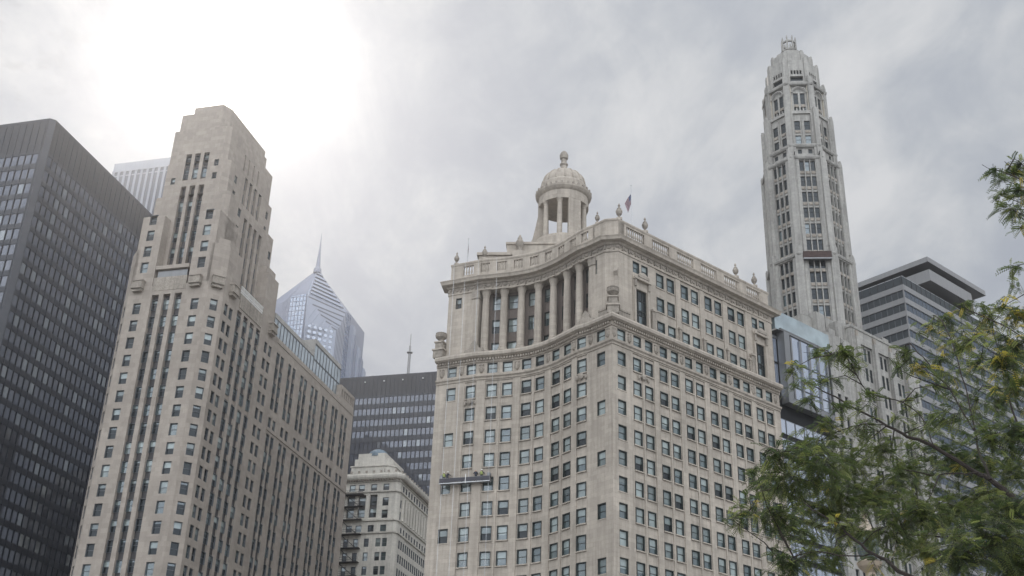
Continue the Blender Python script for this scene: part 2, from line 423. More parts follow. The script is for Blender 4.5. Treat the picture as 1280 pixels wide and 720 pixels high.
# ------------------------------------------------------------------ windows
def bx(mb, x0, x1, y0, y1, z0, z1, m): mb.box(x0, x1, y0, y1, z0, z1, m)
def win_mb(style, w, h, var):
    mb = MB()
    fr, gl, bl, gl2 = 'frame_dark', 'glass', 'blind', 'glass_dark'
    if style in ('sash', 'sash_thin'):
        t = .11 if style == 'sash' else .07
        if style == 'sash_thin': fr = 'frame_grey'
        dj = .24
        # blind drop, upper, lower tone per variant
        drop, tone, lower = [(.5, 'blind', 'glass'), (.5, 'blind', 'blind_warm'), (.35, 'blind_warm', 'glass'), (1, 'blind', 'blind'),
                             (0, 'glass', 'glass'), (.62, 'blind', 'glass'), (.5, 'blind_warm', 'glass_dark'), (.8, 'blind_warm', 'glass')][var]
        if style == 'sash_thin':
            drop, tone, lower = [(.5, 'blind', 'glass_dark'), (.3, 'blind_warm', 'glass_dark'), (0, 'glass_dark', 'glass_dark'), (.5, 'blind', 'blind_warm'),
                                 (.2, 'glass', 'glass_dark'), (0, 'glass', 'glass_dark'), (.4, 'blind_warm', 'glass_dark'), (0, 'glass_dark', 'glass')][var]
        zt = h * (1 - drop)
        bx(mb, -w / 2, w / 2, -.05, .05, 0, t * .7, fr); bx(mb, -w / 2, w / 2, -dj, .05, h - t, h, fr)
        bx(mb, -w / 2, -w / 2 + t, -dj, .05, 0, h - t, fr); bx(mb, w / 2 - t, w / 2, -dj, .05, 0, h - t, fr)
        bx(mb, -w / 2 + t, w / 2 - t, -.04, .05, h / 2 - .035, h / 2 + .035, fr)
        def pane(z0, z1, y, base):
            cuts = sorted({z0, z1, min(max(zt, z0), z1)})
            for a, b in zip(cuts, cuts[1:]):
                if b - a < .02: continue
                mm = tone if (a + b) / 2 > zt else base
                mb.face([(-w / 2 + t, y, a), (w / 2 - t, y, a), (w / 2 - t, y, b), (-w / 2 + t, y, b)], mm)
        pane(t, h / 2 - .035, .03, lower); pane(h / 2 + .035, h - t, .0, 'glass' if lower != 'glass_dark' else 'glass_dark')
    elif style == 'mies':
        mm = ['mies_glass', 'mies_glass', 'mies_glass', 'mies_lit', 'mies_glass', 'mies_glass', 'mies_glass', 'mies_glass'][var]
        y = rnd.uniform(0, .02)
        bx(mb, -w / 2, w / 2, -.03, .05, 0, .05, 'dark_steel'); bx(mb, -w / 2, w / 2, -.03, .05, h - .05, h, 'dark_steel')
        bx(mb, -w / 2, -w / 2 + .05, -.03, .05, .05, h - .05, 'dark_steel'); bx(mb, w / 2 - .05, w / 2, -.03, .05, .05, h - .05, 'dark_steel')
        mb.face([(-w / 2 + .05, y, .05), (w / 2 - .05, y, .05), (w / 2 - .05, y + .003 * (var - 3), h - .05), (-w / 2 + .05, y + .003 * (var - 3), h - .05)], mm)
    elif style == 'tall':   # leaded tall window with transoms
        t = .1
        mb.face([(-w / 2, .04, 0), (w / 2, .04, 0), (w / 2, .04, h), (-w / 2, .04, h)], 'glass_dark')
        for x in (-w / 2, -w * .18, w * .18, w / 2): bx(mb, x - t / 2, x + t / 2, -.06, .05, 0, h, fr)
        for z in (0, h * .3, h * .42, h * .72, h): bx(mb, -w / 2, w / 2, -.05, .05, max(0, z - t / 2), min(h, z + t / 2), fr)
        for a, b in ((.04, .27), (.45, .69), (.75, .96)):
            mb.face([(-w * .16, .02, h * a), (w * .16, .02, h * a), (w * .16, .02, h * b), (-w * .16, .02, h * b)], 'glass' if a < .7 else 'glass_dark')
    elif style == 'fixed':
        mm = ['glass_dark', 'glass_dark', 'glass_dark', 'glass_dark', 'glass', 'glass_dark', 'glass_dark', 'glass_dark'][var]
        t = .06
        mb.face([(-w / 2, .02, 0), (w / 2, .02, 0), (w / 2, .02, h), (-w / 2, .02, h)], mm)
        bx(mb, -w / 2, w / 2, -.03, .04, 0, t, fr); bx(mb, -w / 2, w / 2, -.03, .04, h - t, h, fr)
        bx(mb, -w / 2, -w / 2 + t, -.03, .04, t, h - t, fr); bx(mb, w / 2 - t, w / 2, -.03, .04, t, h - t, fr)
        bx(mb, -w / 2 + t, w / 2 - t, -.03, .04, h * .55, h * .55 + t, fr)
    else:  # style names a glass material: one large pane in a slim metal frame
        t = .06
        mb.face([(-w / 2, .02, 0), (w / 2, .02, 0), (w / 2, .02 + .004 * (var - 3), h), (-w / 2, .02, h)], style)
        bx(mb, -w / 2, w / 2, -.03, .04, 0, t, 'frame_grey'); bx(mb, -w / 2, w / 2, -.03, .04, h - t, h, 'frame_grey')
        bx(mb, -w / 2, -w / 2 + t, -.03, .04, t, h - t, 'frame_grey'); bx(mb, w / 2 - t, w / 2, -.03, .04, t, h - t, 'frame_grey')
    return mb
_wc = {}
def get_win(style, w, h, var):
    k = (style, round(w, 2), round(h, 2), var)
    if k not in _wc:
        mb = win_mb(style, w, h, var); _wc[k] = [mb, None]
    return _wc[k]
class Wins:
    def __init__(s): s.l = []
    def add(s, path, uc, z, w, h, depth=-.2, style='sash', var=None, name='window'):
        d = path.dir(uc); P = path.at(uc, 0); n = Vector((d.y, -d.x)); P = P + n * depth
        s.l.append((Vector((P.x, P.y, z)), math.atan2(d.y, d.x), style, w, h, rnd.randrange(8) if var is None else var, n, name))
    def finish(s, root, cap=100):
        by = {}
        for e in s.l: by.setdefault(e[7], []).append(e)
        for name, l in by.items():
            sc = []
            for e in l:
                v = e[0] + Vector((0, 0, e[4] / 2)) - EYE; zf = v.dot(_f)
                x = 640 + F_PX * v.dot(CR) / max(zf, .1); y = 360 - F_PX * v.dot(CU) / max(zf, .1)
                c = -(v.normalized().dot(Vector((e[6].x, e[6].y, 0))))
                ok = zf > 0 and -5 < x < 1285 and -5 < y < 725 and c > 0
                sc.append((-(e[3] * e[4] * c / v.length_squared) if ok else 1, len(sc)))
            sc.sort(); rest = MB()
            for k, (q, i) in enumerate(sc):
                e = l[i]; M = Matrix.Translation(e[0]) @ Matrix.Rotation(e[1], 4, 'Z'); g = get_win(e[2], e[3], e[4], e[5])
                if k < cap and q < 0:
                    if g[1] is None: g[1] = g[0].mesh(name)
                    o = bpy.data.objects.new(name, g[1]); COL.objects.link(o); o.parent = root
                    o.location = e[0] - wloc(root); o.rotation_euler = (0, 0, e[1])
                else: rest.add(g[0], M)
            if rest.f:
                o = rest.build(name, root)
                if len(sc) > cap: o['kind'] = 'stuff'
        s.l = []

class Fr:
    """plan frame of a street front: b runs along compass angle, a runs into the block"""
    def __init__(s, O, az): t = R(az); s.O = Vector(O); s.S = Vector((math.sin(t), math.cos(t))); s.L = Vector((-math.cos(t), math.sin(t)))
    def w(s, a, b): return s.O + s.L * a + s.S * b
    def poly(s, pts): return [s.w(a, b) for a, b in pts]
    def rect(s, a0, a1, b0, b1): return s.poly([(a1, b0), (a0, b0), (a0, b1), (a1, b1)])
def loop(poly): return Path(list(poly) + [poly[0]], True)
def edges(poly): return [Path([poly[i], poly[(i + 1) % len(poly)]]) for i in range(len(poly))]
def cap(mb, poly, z, m='roofing'): mb.face([(p[0], p[1], z) for p in poly], m)


# ================================================================== ground and streets
g = MB(); g.face([(-6000, -6000, 0), (6000, -6000, 0), (6000, 6000, 0), (-6000, 6000, 0)], 'pavement'); struct(g.build('ground'))
def strip(name, pts, w, z, m):
    mb = MB(); p = Path(pts)
    for i in range(len(p.p) - 1):
        a, b = p.at(p.u[i], w / 2), p.at(p.u[i + 1], w / 2); c, d = p.at(p.u[i + 1], -w / 2), p.at(p.u[i], -w / 2)
        mb.face([(a.x, a.y, z), (b.x, b.y, z), (c.x, c.y, z), (d.x, d.y, z)], m)
    return struct(mb.build(name))
strip('road', [(-70, -250), (-22, 80), (-12, 180), (30, 330), (250, 1150)], 24, .004, 'asphalt')
strip('river', [(-900, 95), (-200, 70), (200, 60), (900, 330)], 60, .008, 'asphalt')
strip('bridge_deck', [(-34, 20), (-20, 120)], 26, .16, 'asphalt')

# ================================================================== curved limestone office building
def london():
    X0 = (14.35, 151.8)
    root = thing('office_building', 'grey limestone office block with concave corner front, colonnade and domed rooftop cupola', 'building', (X0[0], X0[1], 0))
    # concave front, left end to street corner
    ctrl = [(-4.6, 167.05), (-2.6, 166.5), (-.3, 165.8), (2.5, 164.6), (4.6, 163.15), (6.75, 160.95), (8.4, 158.7), (10.2, 156.2), (11.3, 154.95)]
    arc = []
    c = [Vector(p) for p in ctrl]
    for i in range(1, len(c) - 2):
        for k in range(8):
            t = k / 8; p0, p1, p2, p3 = c[i - 1:i + 3]
            arc.append(.5 * ((2 * p1) + (-p0 + p2) * t + (2 * p0 - 5 * p1 + 4 * p2 - p3) * t * t + (-p0 + 3 * p1 - 3 * p2 + p3) * t ** 3))
    front = [Vector((-11.2, 170.05)), Vector((-5.0, 167.15))] + arc + [c[-2], Vector((11.55, 155.05)), Vector(X0)]
    P = Path([tuple(v) for v in front])
    H = Fr(X0, 50)
    rt = Path([tuple(H.w(0, 0)), tuple(H.w(0, 37.8))])
    uA, uB = P.near((-8.85, 168.85)), P.near((-5.85, 167.45))
    u1 = [P.near(q) for q in ((-2.6, 166.4), (-.25, 165.8), (2.6, 164.55), (4.55, 163.15), (6.85, 160.85), (8.35, 158.65))]
    uF, uG = P.near((10.3, 156.1)), P.near((12.95, 153.5))
    Zs = [69.66 - 3.66 * k for k in range(0, 17)]
    Wd, hw = 1.62, 2.12
    W = Wins(); mb = MB(); orn = MB()
    def front_face(path, cols, zlo, zhi, bays):
        rects = []
        for a, b in bays: rects.append((a, b, 4, 70.2, -.14, 'limestone'))
        for uc, w, zz in cols:
            for z in zz:
                h = hw if z < 70 else 1.72
                rects.append((uc - w / 2, uc + w / 2, z - h, z, -.42, 'interior'))
                rects.append((uc - w / 2 - .1, uc + w / 2 + .1, z - h - .16, z - h, .06, 'limestone'))
                W.add(path, uc, z - h, w, h, -.30)
        wall(mb, path, zlo, zhi, 'limestone', rects)
    allz = Zs + [73.12]
    cols = [(uB, Wd, allz), (uF, Wd, allz), (uA, Wd, [73.12] + Zs[0::2]), (uG, Wd, [73.12] + Zs[0::2])] + [(u, Wd, allz) for u in u1]
    bays = [(uB - 1.0, uB + 1.0), (uF - 1.0, uF + 1.0)] + [(u1[i] - 1.0, u1[i + 1] + 1.0) for i in (0, 2, 4)]
    front_face(P, cols, 0, 73.3, bays)
    rc = [(1.9, 1.66, allz)]
    rb = []
    for j in range(6):
        b0 = 5.13 + 5.53 * j; rc += [(b0, 1.62, allz), (b0 + 2.41, 1.62, allz)]; rb.append((b0 - 1.02, b0 + 2.41 + 1.02))
    front_face(rt, rc, 0, 73.3, rb)
    # thin raised strips between the paired windows and bay edges
    for path, bl in ((P, bays[2:]), (rt, rb)):
        for a, b in bl:
            sweep(orn, path, [(-.14, 4), (-.02, 4), (-.02, 70.1), (-.14, 70.1)], 'limestone', (a + b) / 2 - .16, (a + b) / 2 + .16)
    # side and rear walls
    E1 = rt.p[-1]; B1 = Vector(E1) + H.L * 26; Lc = P.p[0]; B0 = Vector((-2.5, 196))
    side = Path([tuple(E1), tuple(B1), tuple(B0), tuple(Lc)]); wall(mb, side, 0, 75, 'limestone')
    foot = [tuple(v) for v in P.p] + [tuple(E1), tuple(B1), tuple(B0)]
    mb.build('wall', root)
    # belt course and dentil cornice over the whole front
    full = Path([tuple(v) for v in P.p[:-1]] + [X0, tuple(E1)])
    co = MB()
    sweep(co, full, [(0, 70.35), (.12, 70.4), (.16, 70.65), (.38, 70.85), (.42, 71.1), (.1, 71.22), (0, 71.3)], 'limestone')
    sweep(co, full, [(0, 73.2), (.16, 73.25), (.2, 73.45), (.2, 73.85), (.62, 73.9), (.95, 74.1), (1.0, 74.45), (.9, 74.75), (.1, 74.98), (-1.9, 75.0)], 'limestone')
    u = .3
    while u < full.L - .2:
        pbox(co, full, u, .24, .2, .52, 73.5, 73.84, 'limestone'); u += .46
    co.build('belt_cornice', root)
    ca = MB()   # carved cartouches between the attic windows
    fu = [full.near(P.at(x)) for x in (uA - 1.7, (uA + uB) / 2, (uB + u1[0]) / 2, (u1[1] + u1[2]) / 2, (u1[3] + u1[4]) / 2, (u1[5] + uF) / 2, (uF + uG) / 2 - .2, uG + 1.35)]
    Lp = P.L
    fu += [Lp + .45, Lp + 3.55] + [Lp + 5.13 + 1.2 + 5.53 * j + 2.76 for j in range(6)]
    for x in fu:
        if x > full.L - .6: continue
        q = full.at(x, .05); d = full.dir(x); M = Matrix.Translation((q.x, q.y, 72.2)) @ Matrix.Rotation(math.atan2(d.y, d.x), 4, 'Z')
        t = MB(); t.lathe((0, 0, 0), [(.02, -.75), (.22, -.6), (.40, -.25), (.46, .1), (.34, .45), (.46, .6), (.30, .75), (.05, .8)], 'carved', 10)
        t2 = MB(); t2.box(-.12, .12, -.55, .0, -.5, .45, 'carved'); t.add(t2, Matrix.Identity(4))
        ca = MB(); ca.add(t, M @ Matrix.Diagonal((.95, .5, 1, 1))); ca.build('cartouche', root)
    for x, z in ((P.near((-5.85, 167.4)), 66.95), (P.near((10.3, 156.1)), 66.95)):   # garlands over second row
        q = P.at(x, .1); d = P.dir(x); M = Matrix.Translation((q.x, q.y, z)) @ Matrix.Rotation(math.atan2(d.y, d.x), 4, 'Z')
        t = MB(); t.lathe((0, 0, 0), [(.05, -.5), (.35, -.3), (.5, .1), (.25, .5), (.05, .6)], 'carved', 9); t.box(-.95, .95, -.12, .05, -.1, .18, 'carved')
        for sx in (-1, 1): t.lathe((sx * .85, 0, -.2), [(.03, -.35), (.2, -.2), (.22, .2), (.03, .4)], 'carved', 7)
        ca = MB(); ca.add(t, M @ Matrix.Diagonal((1, .5, 1, 1))); ca.build('garland', root)
    q = rt.at(6.3, .1); t = MB(); t.lathe((0, 0, 0), [(.05, -.5), (.35, -.3), (.5, .1), (.25, .5), (.05, .6)], 'carved', 9); t.box(-1.1, 1.1, -.12, .05, -.1, .18, 'carved')
    for sx in (-1, 1): t.lathe((sx * 1.0, 0, -.2), [(.03, -.35), (.2, -.2), (.22, .2), (.03, .4)], 'carved', 7)
    ca = MB(); ca.add(t, Matrix.Translation((q.x, q.y, 66.95)) @ Matrix.Rotation(R(40), 4, 'Z') @ Matrix.Diagonal((1, .5, 1, 1)))
    ca.build('garland', root)
    orn.build('mullion_strip', root)
    # ---------------- crown: three storeys, colonnade on the concave side
    cw = MB()
    lp0, lp1 = tuple(P.at(1.0, -.55)), tuple(P.at(uB + 0.55, -.55))
    left = Path([tuple(P.at(.5, -2.3)), lp0, tuple(P.at(uB - .1, -.55))])
    cz = [85.35, 81.3, 77.35]; ch = 2.35
    u_l = left.near(P.at(uA + .2))
    wall(cw, left, 75, 86, 'limestone', [(u_l - .55, u_l + .55, 83.4, 85.3, -.4, 'interior')])
    W.add(left, u_l, 83.4, 1.05, 1.9, -.28)
    inner = P.offset(-2.0)
    ia, ib = inner.near(P.at(uB - .1)), inner.near(P.at(uF + 1.2))
    seg = Path([tuple(inner.at(ia + (ib - ia) * k / 40)) for k in range(41)])
    rects = []
    for uc in u1 + [uF]:
        x = seg.near(P.at(uc))
        for z in cz:
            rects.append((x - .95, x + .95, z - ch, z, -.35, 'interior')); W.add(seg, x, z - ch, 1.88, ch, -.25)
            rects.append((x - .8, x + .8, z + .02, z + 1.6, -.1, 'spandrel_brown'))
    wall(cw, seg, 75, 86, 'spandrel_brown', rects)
    pr = Path([tuple(seg.p[-1]), tuple(P.at(uF + 1.2, -.55)), tuple(P.at(uG - .2, -.55)), tuple(P.at(uG + .35, -.6)), tuple(H.w(.3, 1.75)), tuple(H.w(.3, 37.6))])
    ub = pr.u[4]; rects = []
    x = pr.near(P.at(uF + 2.15)); rects.append((x - .34, x + .34, 82.9, 85.2, -.4, 'interior')); W.add(pr, x, 82.9, .66, 2.3, -.28)
    for j in range(6):
        b0 = 5.13 + .1 + 5.53 * j - 1.75
        xs = (ub + b0, ub + b0 + 2.35)
        if j in (0, 5):
            xm = (xs[0] + xs[1]) / 2
            for sx in (-1, 1):
                xx = xm + sx * .92
                rects.append((xx - .72, xx + .72, 83.6, 85.5, -.35, 'interior')); W.add(pr, xx, 83.6, 1.42, 1.9, -.25)
            rects.append((xm - 1.75, xm + 1.75, 75, 83.1, .12, 'limestone'))
            rects.append((xm - 1.15, xm + 1.15, 75.3, 81.0, -.35, 'interior')); W.add(pr, xm, 75.3, 2.25, 5.7, -.2, 'tall', 0, 'tall_window')
        else:
            rects.append((xs[0] - 1.05, xs[1] + 1.05, 75, 85.95, -.12, 'limestone'))
            for xx in xs:
                for z in cz:
                    rects.append((xx - .82, xx + .82, z - ch, z, -.42, 'interior')); W.add(pr, xx, z - ch, 1.62, ch, -.3)
                    rects.append((xx - .95, xx + .95, z - ch - .18, z - ch, 0, 'limestone'))
    wall(cw, pr, 75, 86, 'limestone', rects)
    wall(cw, Path([tuple(H.w(.3, 37.6)), tuple(H.w(26, 37.6)), (-1.2, 196), tuple(P.at(.5, -2.3))]), 75, 88.3, 'limestone')
    cw.build('crown_wall', root)
    for j in (0, 5):   # curved pediments
        pd = MB()
        xm = ub + 5.23 + 5.53 * j - 1.75 + 1.175
        ctr = [(-1.75, 82.35), (-1.75, 82.7)] + [(-1.6 + .32 * k, 82.75 + .95 * math.sin(math.pi * (k / 10))) for k in range(11)] + [(1.75, 82.7), (1.75, 82.35)]
        d = pr.dir(xm); n = Vector((d.y, -d.x)); c = pr.at(xm)
        f = [(c + d * a + n * .65, z) for a, z in ctr]; b = [(c + d * a + n * .1, z) for a, z in ctr]
        pd.face([(q.x, q.y, z) for q, z in f], 'limestone')
        for k in range(len(f)):
            l = (k + 1) % len(f); pd.face([(f[k][0].x, f[k][0].y, f[k][1]), (b[k][0].x, b[k][0].y, b[k][1]), (b[l][0].x, b[l][0].y, b[l][1]), (f[l][0].x, f[l][0].y, f[l][1])], 'limestone')
        pbox(pd, pr, xm, 2.3, .65, .75, 82.75, 83.2, 'carved')
        for sx in (-1, 1):
            pbox(pd, pr, xm + sx * 1.45, .38, .1, .5, 81.2, 82.35, 'carved'); pbox(pd, pr, xm + sx * 1.45, .42, .1, .3, 75, 81.2, 'limestone')
        pd.build('pediment', root)
    for j in (0, 5):   # flanking consoles low on the crown
        for k in (1,):
            xm = ub + 5.23 + 5.53 * j - 1.75 + (3.55 if j == 0 else -1.2)
            pm = MB(); pbox(pm, pr, xm, .7, .0, .45, 75, 78.2, 'carved'); pbox(pm, pr, xm, .9, .0, .6, 78.2, 78.5, 'limestone'); pm.build('console', root)
    for j in range(1, 5):
        xm = ub + 5.23 + 5.53 * j - 1.75 + 3.95
        pm = MB(); pbox(pm, pr, xm, .55, .0, .3, 75.4, 77.3, 'carved'); pbox(pm, pr, xm, .8, .0, .4, 77.3, 77.6, 'limestone'); pm.build('console', root)
    # columns
    us = [uB - .15] + []
    cp = [(uB + 1.35 * 0 + u1[0]) / 2 - .1, (u1[0] + u1[1]) / 2, (u1[1] + u1[2]) / 2, (u1[2] + u1[3]) / 2, (u1[3] + u1[4]) / 2, (u1[4] + u1[5]) / 2, (u1[5] + uF) / 2, uF + 1.15]
    colm = MB(); colm.lathe((0, 0, 0), [(.82, 0), (.82, .3), (.66, .45), (.7, .6), (.60, .75), (.60, 3.5), (.58, 6.5), (.52, 9.2), (.50, 9.25), (.55, 9.35), (.52, 9.5), (.58, 9.8), (.74, 10.25), (.62, 10.3), (.78, 10.55)], 'limestone', 18)
    colm.box(-.85, .85, -.85, .85, 10.55, 10.72, 'limestone')
    cme = colm.mesh('column')
    for k, x in enumerate(cp):
        q = P.at(x, -.95); o = bpy.data.objects.new('column', cme); COL.objects.link(o); o.parent = root
        o.location = Vector((q.x, q.y, 75.28)) - root.location; o.rotation_euler = (0, 0, math.atan2(P.dir(x).y, P.dir(x).x))
    for x in (uB - .05, uF + 2.35 - .75):
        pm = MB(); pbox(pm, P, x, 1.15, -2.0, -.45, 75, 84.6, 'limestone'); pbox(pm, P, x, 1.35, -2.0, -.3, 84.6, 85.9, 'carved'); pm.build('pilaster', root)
    # entablature, balustrade
    cl = [Vector(left.p[0])] + [Vector(lp0)] + [P.at(1.0 + (uG + .35 - 1.0) * k / 36, -.55) for k in range(1, 37)] + [Vector(H.w(.3, 1.75)), Vector(H.w(.3, 37.6))]
    cl += [Vector(H.w(20, 37.6))]
    C = Path([tuple(v) for v in cl])
    en = MB()
    sweep(en, C, [(-2.3, 85.9), (0, 85.9), (.12, 85.92), (.12, 86.15), (.05, 86.2), (.05, 87.0), (.3, 87.1), (.45, 87.35), (1.15, 87.45), (1.25, 87.8), (1.4, 88.05), (1.2, 88.2), (0, 88.3), (-.1, 88.3)], 'limestone')
    en.build('entablature', root)
    fz = MB()   # frieze garlands
    u = 1.2
    while u < C.u[-2] - .6:
        for k in range(5):
            t = k / 4; pbox(fz, C, u + .25 + t * .8, .24, .04, .18 - .05 * abs(t - .5), 86.72 - .3 * math.sin(math.pi * t), 86.95 - .2 * math.sin(math.pi * t), 'carved')
        pbox(fz, C, u, .2, .04, .26, 86.3, 86.98, 'carved'); u += 1.38
    fz.build('frieze', root)
    bl = MB(); B = C.offset(-.15)
    piers = []
    sweep(bl, B, [(-.5, 88.3), (.1, 88.3), (.1, 88.75), (0, 88.85), (0, 89.35), (-.45, 89.35)], 'limestone')
    sweep(bl, B, [(-.5, 91.25), (-.45, 90.95), (.0, 90.95), (.02, 91.2), (.12, 91.35), (.15, 91.55), (.05, 91.7), (-.5, 91.7), (-.5, 91.25)], 'limestone')
    solid = [(0, 3.9), (B.near(P.at(uF + 1.4)), B.u[-3] + 1.4)]
    k0 = B.near(P.at(uB - .2)); k1 = B.near(P.at(uF + 1.3)); n = 8
    for i in range(n + 1):
        x = k0 + (k1 - k0) * i / n; solid.append((x - .62, x + .62))
    u3 = B.u[-3]
    for i in range(7):
        x = u3 + 1.0 + (B.u[-2] - u3 - 2.0) * i / 6; solid.append((x - .85, x + .85))
    for a, b in solid:
        a, b = max(a, 0), min(b, B.u[-2])
        sweep(bl, B, [(-.45, 88.8), (.02, 88.8), (.02, 91.25), (-.45, 91.25)], 'limestone', a, b)
    bal = MB(); bal.lathe((0, 0, 0), [(.14, 0), (.14, .12), (.08, .2), (.17, .55), (.1, 1.0), (.08, 1.3), (.14, 1.5), (.14, 1.66)], 'limestone', 6, False)
    u = 2.0
    while u < B.u[-2]:
        if not any(a - .1 < u < b + .1 for a, b in solid):
            q = B.at(u, -.22); bl.add(bal, Matrix.Translation((q.x, q.y, 89.32)))
        u += .47
    bl.build('balustrade', root)
    rf = MB(); rp = [tuple(v) for v in C.offset(-.4).p] + [tuple(B1 * 1), tuple(B0)]
    cap(rf, [tuple(v) for v in C.offset(-.4).p[:-1]] + [tuple(B1), tuple(B0)], 88.4); rf.build('roof', root)
    # urns on the parapet
    um = MB(); um.box(-.42, .42, -.42, .42, 0, .35, 'limestone')
    um.lathe((0, 0, .35), [(.3, 0), (.16, .2), (.16, .35), (.42, .7), (.52, 1.05), (.5, 1.3), (.3, 1.5), (.36, 1.62), (.22, 1.75), (.12, 2.0), (.2, 2.2), (.1, 2.45), (.02, 2.6)], 'carved', 12)
    ume = um.mesh('urn')
    for xy, sc_ in [((-9.6, 169.3), .82), ((-4.7, 167.8), .9), ((12.2, 155.0), .75), ((16.4, 153.0), 1.0), ((20.6, 156.9), .95), ((37.3, 170.9), .95), ((41.0, 174.0), .95)]:
        o = bpy.data.objects.new('urn', ume); COL.objects.link(o); o.parent = root; x = B.near(xy); q = B.at(x, -.3)
        o.location = Vector((q.x, q.y, 91.68)) - root.location; o.scale = (sc_,) * 3
    # corner pedestal with bowl on the belt cornice, and its twin at the left end
    for q, ang in ((H.w(.2, .45), 50), (P.at(.2, -.3), -20)):
        pm = MB(); M = Matrix.Translation((q.x, q.y, 75)) @ Matrix.Rotation(R(-ang + 45), 4, 'Z')
        t = MB(); t.box(-.85, .85, -.85, .85, 0, 1.2, 'carved'); t.box(-1, 1, -1, 1, 1.2, 1.45, 'limestone'); t.box(-.65, .65, -.65, .65, 1.45, 2.6, 'carved')
        t.box(-.8, .8, -.8, .8, 2.6, 2.8, 'limestone')
        t.lathe((0, 0, 2.8), [(.45, 0), (.3, .25), (.5, .5), (.85, .8), (.95, 1.2), (.8, 1.3), (.9, 1.5), (.7, 1.55)], 'carved', 14)
        pm.add(t, M); pm.build('corner_urn', root)
    wl = MB()   # carved parapets running back from the corner urn
    pth = Path([tuple(P.at(uG - .6, -.1)), tuple(H.w(.15, .25)), tuple(H.w(.15, 3.9))])
    sweep(wl, pth, [(-.45, 74.95), (.0, 74.95), (.0, 76.1), (.1, 76.2), (.1, 76.45), (-.45, 76.45)], 'carved'); wl.build('carved_parapet', root)
    for x in (H.w(1.3, 2.3),):   # tall scroll buttress against the crown
        t = MB(); pr_ = [(0, 75), (1.3, 75), (1.2, 77), (.8, 78.6), (.45, 80), (.5, 81.8), (.95, 82.4), (.6, 83), (0, 83)]
        c0 = Vector((15.3, 153.5)); d = Vector((-.35, -.94)).normalized(); sd_ = Vector((d.y, -d.x))
        for sgn in (1, -1):
            l = [(c0 + d * a + sd_ * .28 * sgn, z) for a, z in pr_]
            t.face([(p.x, p.y, z) for p, z in (l if sgn > 0 else reversed(l))], 'limestone')
        for k in range(len(pr_)):
            a, z = pr_[k]; b, z2 = pr_[(k + 1) % len(pr_)]
            t.face([(*(c0 + d * a - sd_ * .28), z), (*(c0 + d * b - sd_ * .28), z2), (*(c0 + d * b + sd_ * .28), z2), (*(c0 + d * a + sd_ * .28), z)], 'limestone')
        t.build('scroll_buttress', root)
    for x, hgt in ((uB + .35, 1.9), (uF + .85, 1.9)):   # shell ornaments at the colonnade ends
        t = MB(); d = P.dir(x); c0 = P.at(x, .1)
        pr_ = [(-1.7, 75), (-1.5, 75.5), (-.8, 75.7), (-.5, 76.5), (0, 77.1), (.5, 76.5), (.8, 75.7), (1.5, 75.5), (1.7, 75)]
        n = Vector((d.y, -d.x))
        for off in (.2, -.3):
            l = [(c0 + d * a + n * off, z) for a, z in pr_]; t.face([(p.x, p.y, z) for p, z in l], 'carved')
        for k in range(len(pr_) - 1):
            a, z = pr_[k]; b, z2 = pr_[k + 1]
            t.face([(*(c0 + d * a + n * .2), z), (*(c0 + d * b + n * .2), z2), (*(c0 + d * b - n * .3), z2), (*(c0 + d * a - n * .3), z)], 'carved')
        t.build('shell_ornament', root)
    # ---------------- cupola
    A = (8.44, 176.8)
    pb = MB(); ang0 = R(-66)
    pb.lathe((A[0], A[1], 0), [(7.6, 88.4), (7.6, 95.0), (7.2, 95.2), (6.2, 95.3), (6.2, 98.3), (5.6, 98.5), (5.2, 98.6), (5.2, 99.3), (4.6, 99.45)], 'limestone', 32)
    M0 = Matrix.Translation((A[0], A[1], 0)) @ Matrix.Rotation(R(-5), 4, 'Z')
    t = MB(); t.box(-13.5, 9.5, -7.0, 7.0, 88.4, 94.0, 'limestone'); t.box(-13.8, 9.8, -7.3, 7.3, 94.0, 94.5, 'limestone')
    t.box(-9.0, 8.6, -6, 6, 94.5, 96.6, 'limestone'); t.box(-9.2, 8.8, -6.2, 6.2, 96.6, 97.0, 'limestone'); pb.add(t, M0)
    pb.build('cupola_base', root)
    for th in (ang0, ang0 - R(120), ang0 + R(120)):
        t = MB(); prof = [(3.3, 99.3), (4.45, 99.3), (4.45, 106.7), (3.3, 106.7)]
        c0 = Vector(A); d = Vector((math.cos(th), math.sin(th))); sd_ = Vector((-d.y, d.x)); wv = 1.15
        t.prism([tuple(c0 + d * 3.2 + sd_ * -.8), tuple(c0 + d * 4.3 + sd_ * -1.15), tuple(c0 + d * 4.3 + sd_ * 1.15), tuple(c0 + d * 3.2 + sd_ * .8)], 99.3, 106.7, 'limestone')
        t.build('cupola_pier', root)
        for da in (R(-36), R(-78)):
            cm = MB(); cm.lathe((0, 0, 0), [(.62, 0), (.62, .2), (.48, .35), (.46, .5), (.44, 4), (.38, 6.6), (.44, 6.75), (.40, 6.9), (.58, 7.25), (.58, 7.4)], 'limestone', 14)
            p = Vector(A) + 3.8 * Vector((math.cos(th + da), math.sin(th + da)))
            o = MB(); o.add(cm, Matrix.Translation((p.x, p.y, 99.35))); o.build('cupola_column', root)
        if th == ang0: continue
        sp = [(4.3, 97), (8.6, 97), (8.4, 97.6), (7.2, 97.9), (6.0, 98.9), (5.2, 100.8), (4.75, 103), (4.3, 105.5)]   # swept buttress
        t = MB()
        for sgn in (1, -1):
            l = [(c0 + d * a + sd_ * .45 * sgn, z) for a, z in sp]; t.face([(p.x, p.y, z) for p, z in l], 'limestone')
        for k in range(len(sp)):
            a, z = sp[k]; b, z2 = sp[(k + 1) % len(sp)]
            t.face([(*(c0 + d * a - sd_ * .45), z), (*(c0 + d * b - sd_ * .45), z2), (*(c0 + d * b + sd_ * .45), z2), (*(c0 + d * a + sd_ * .45), z)], 'limestone')
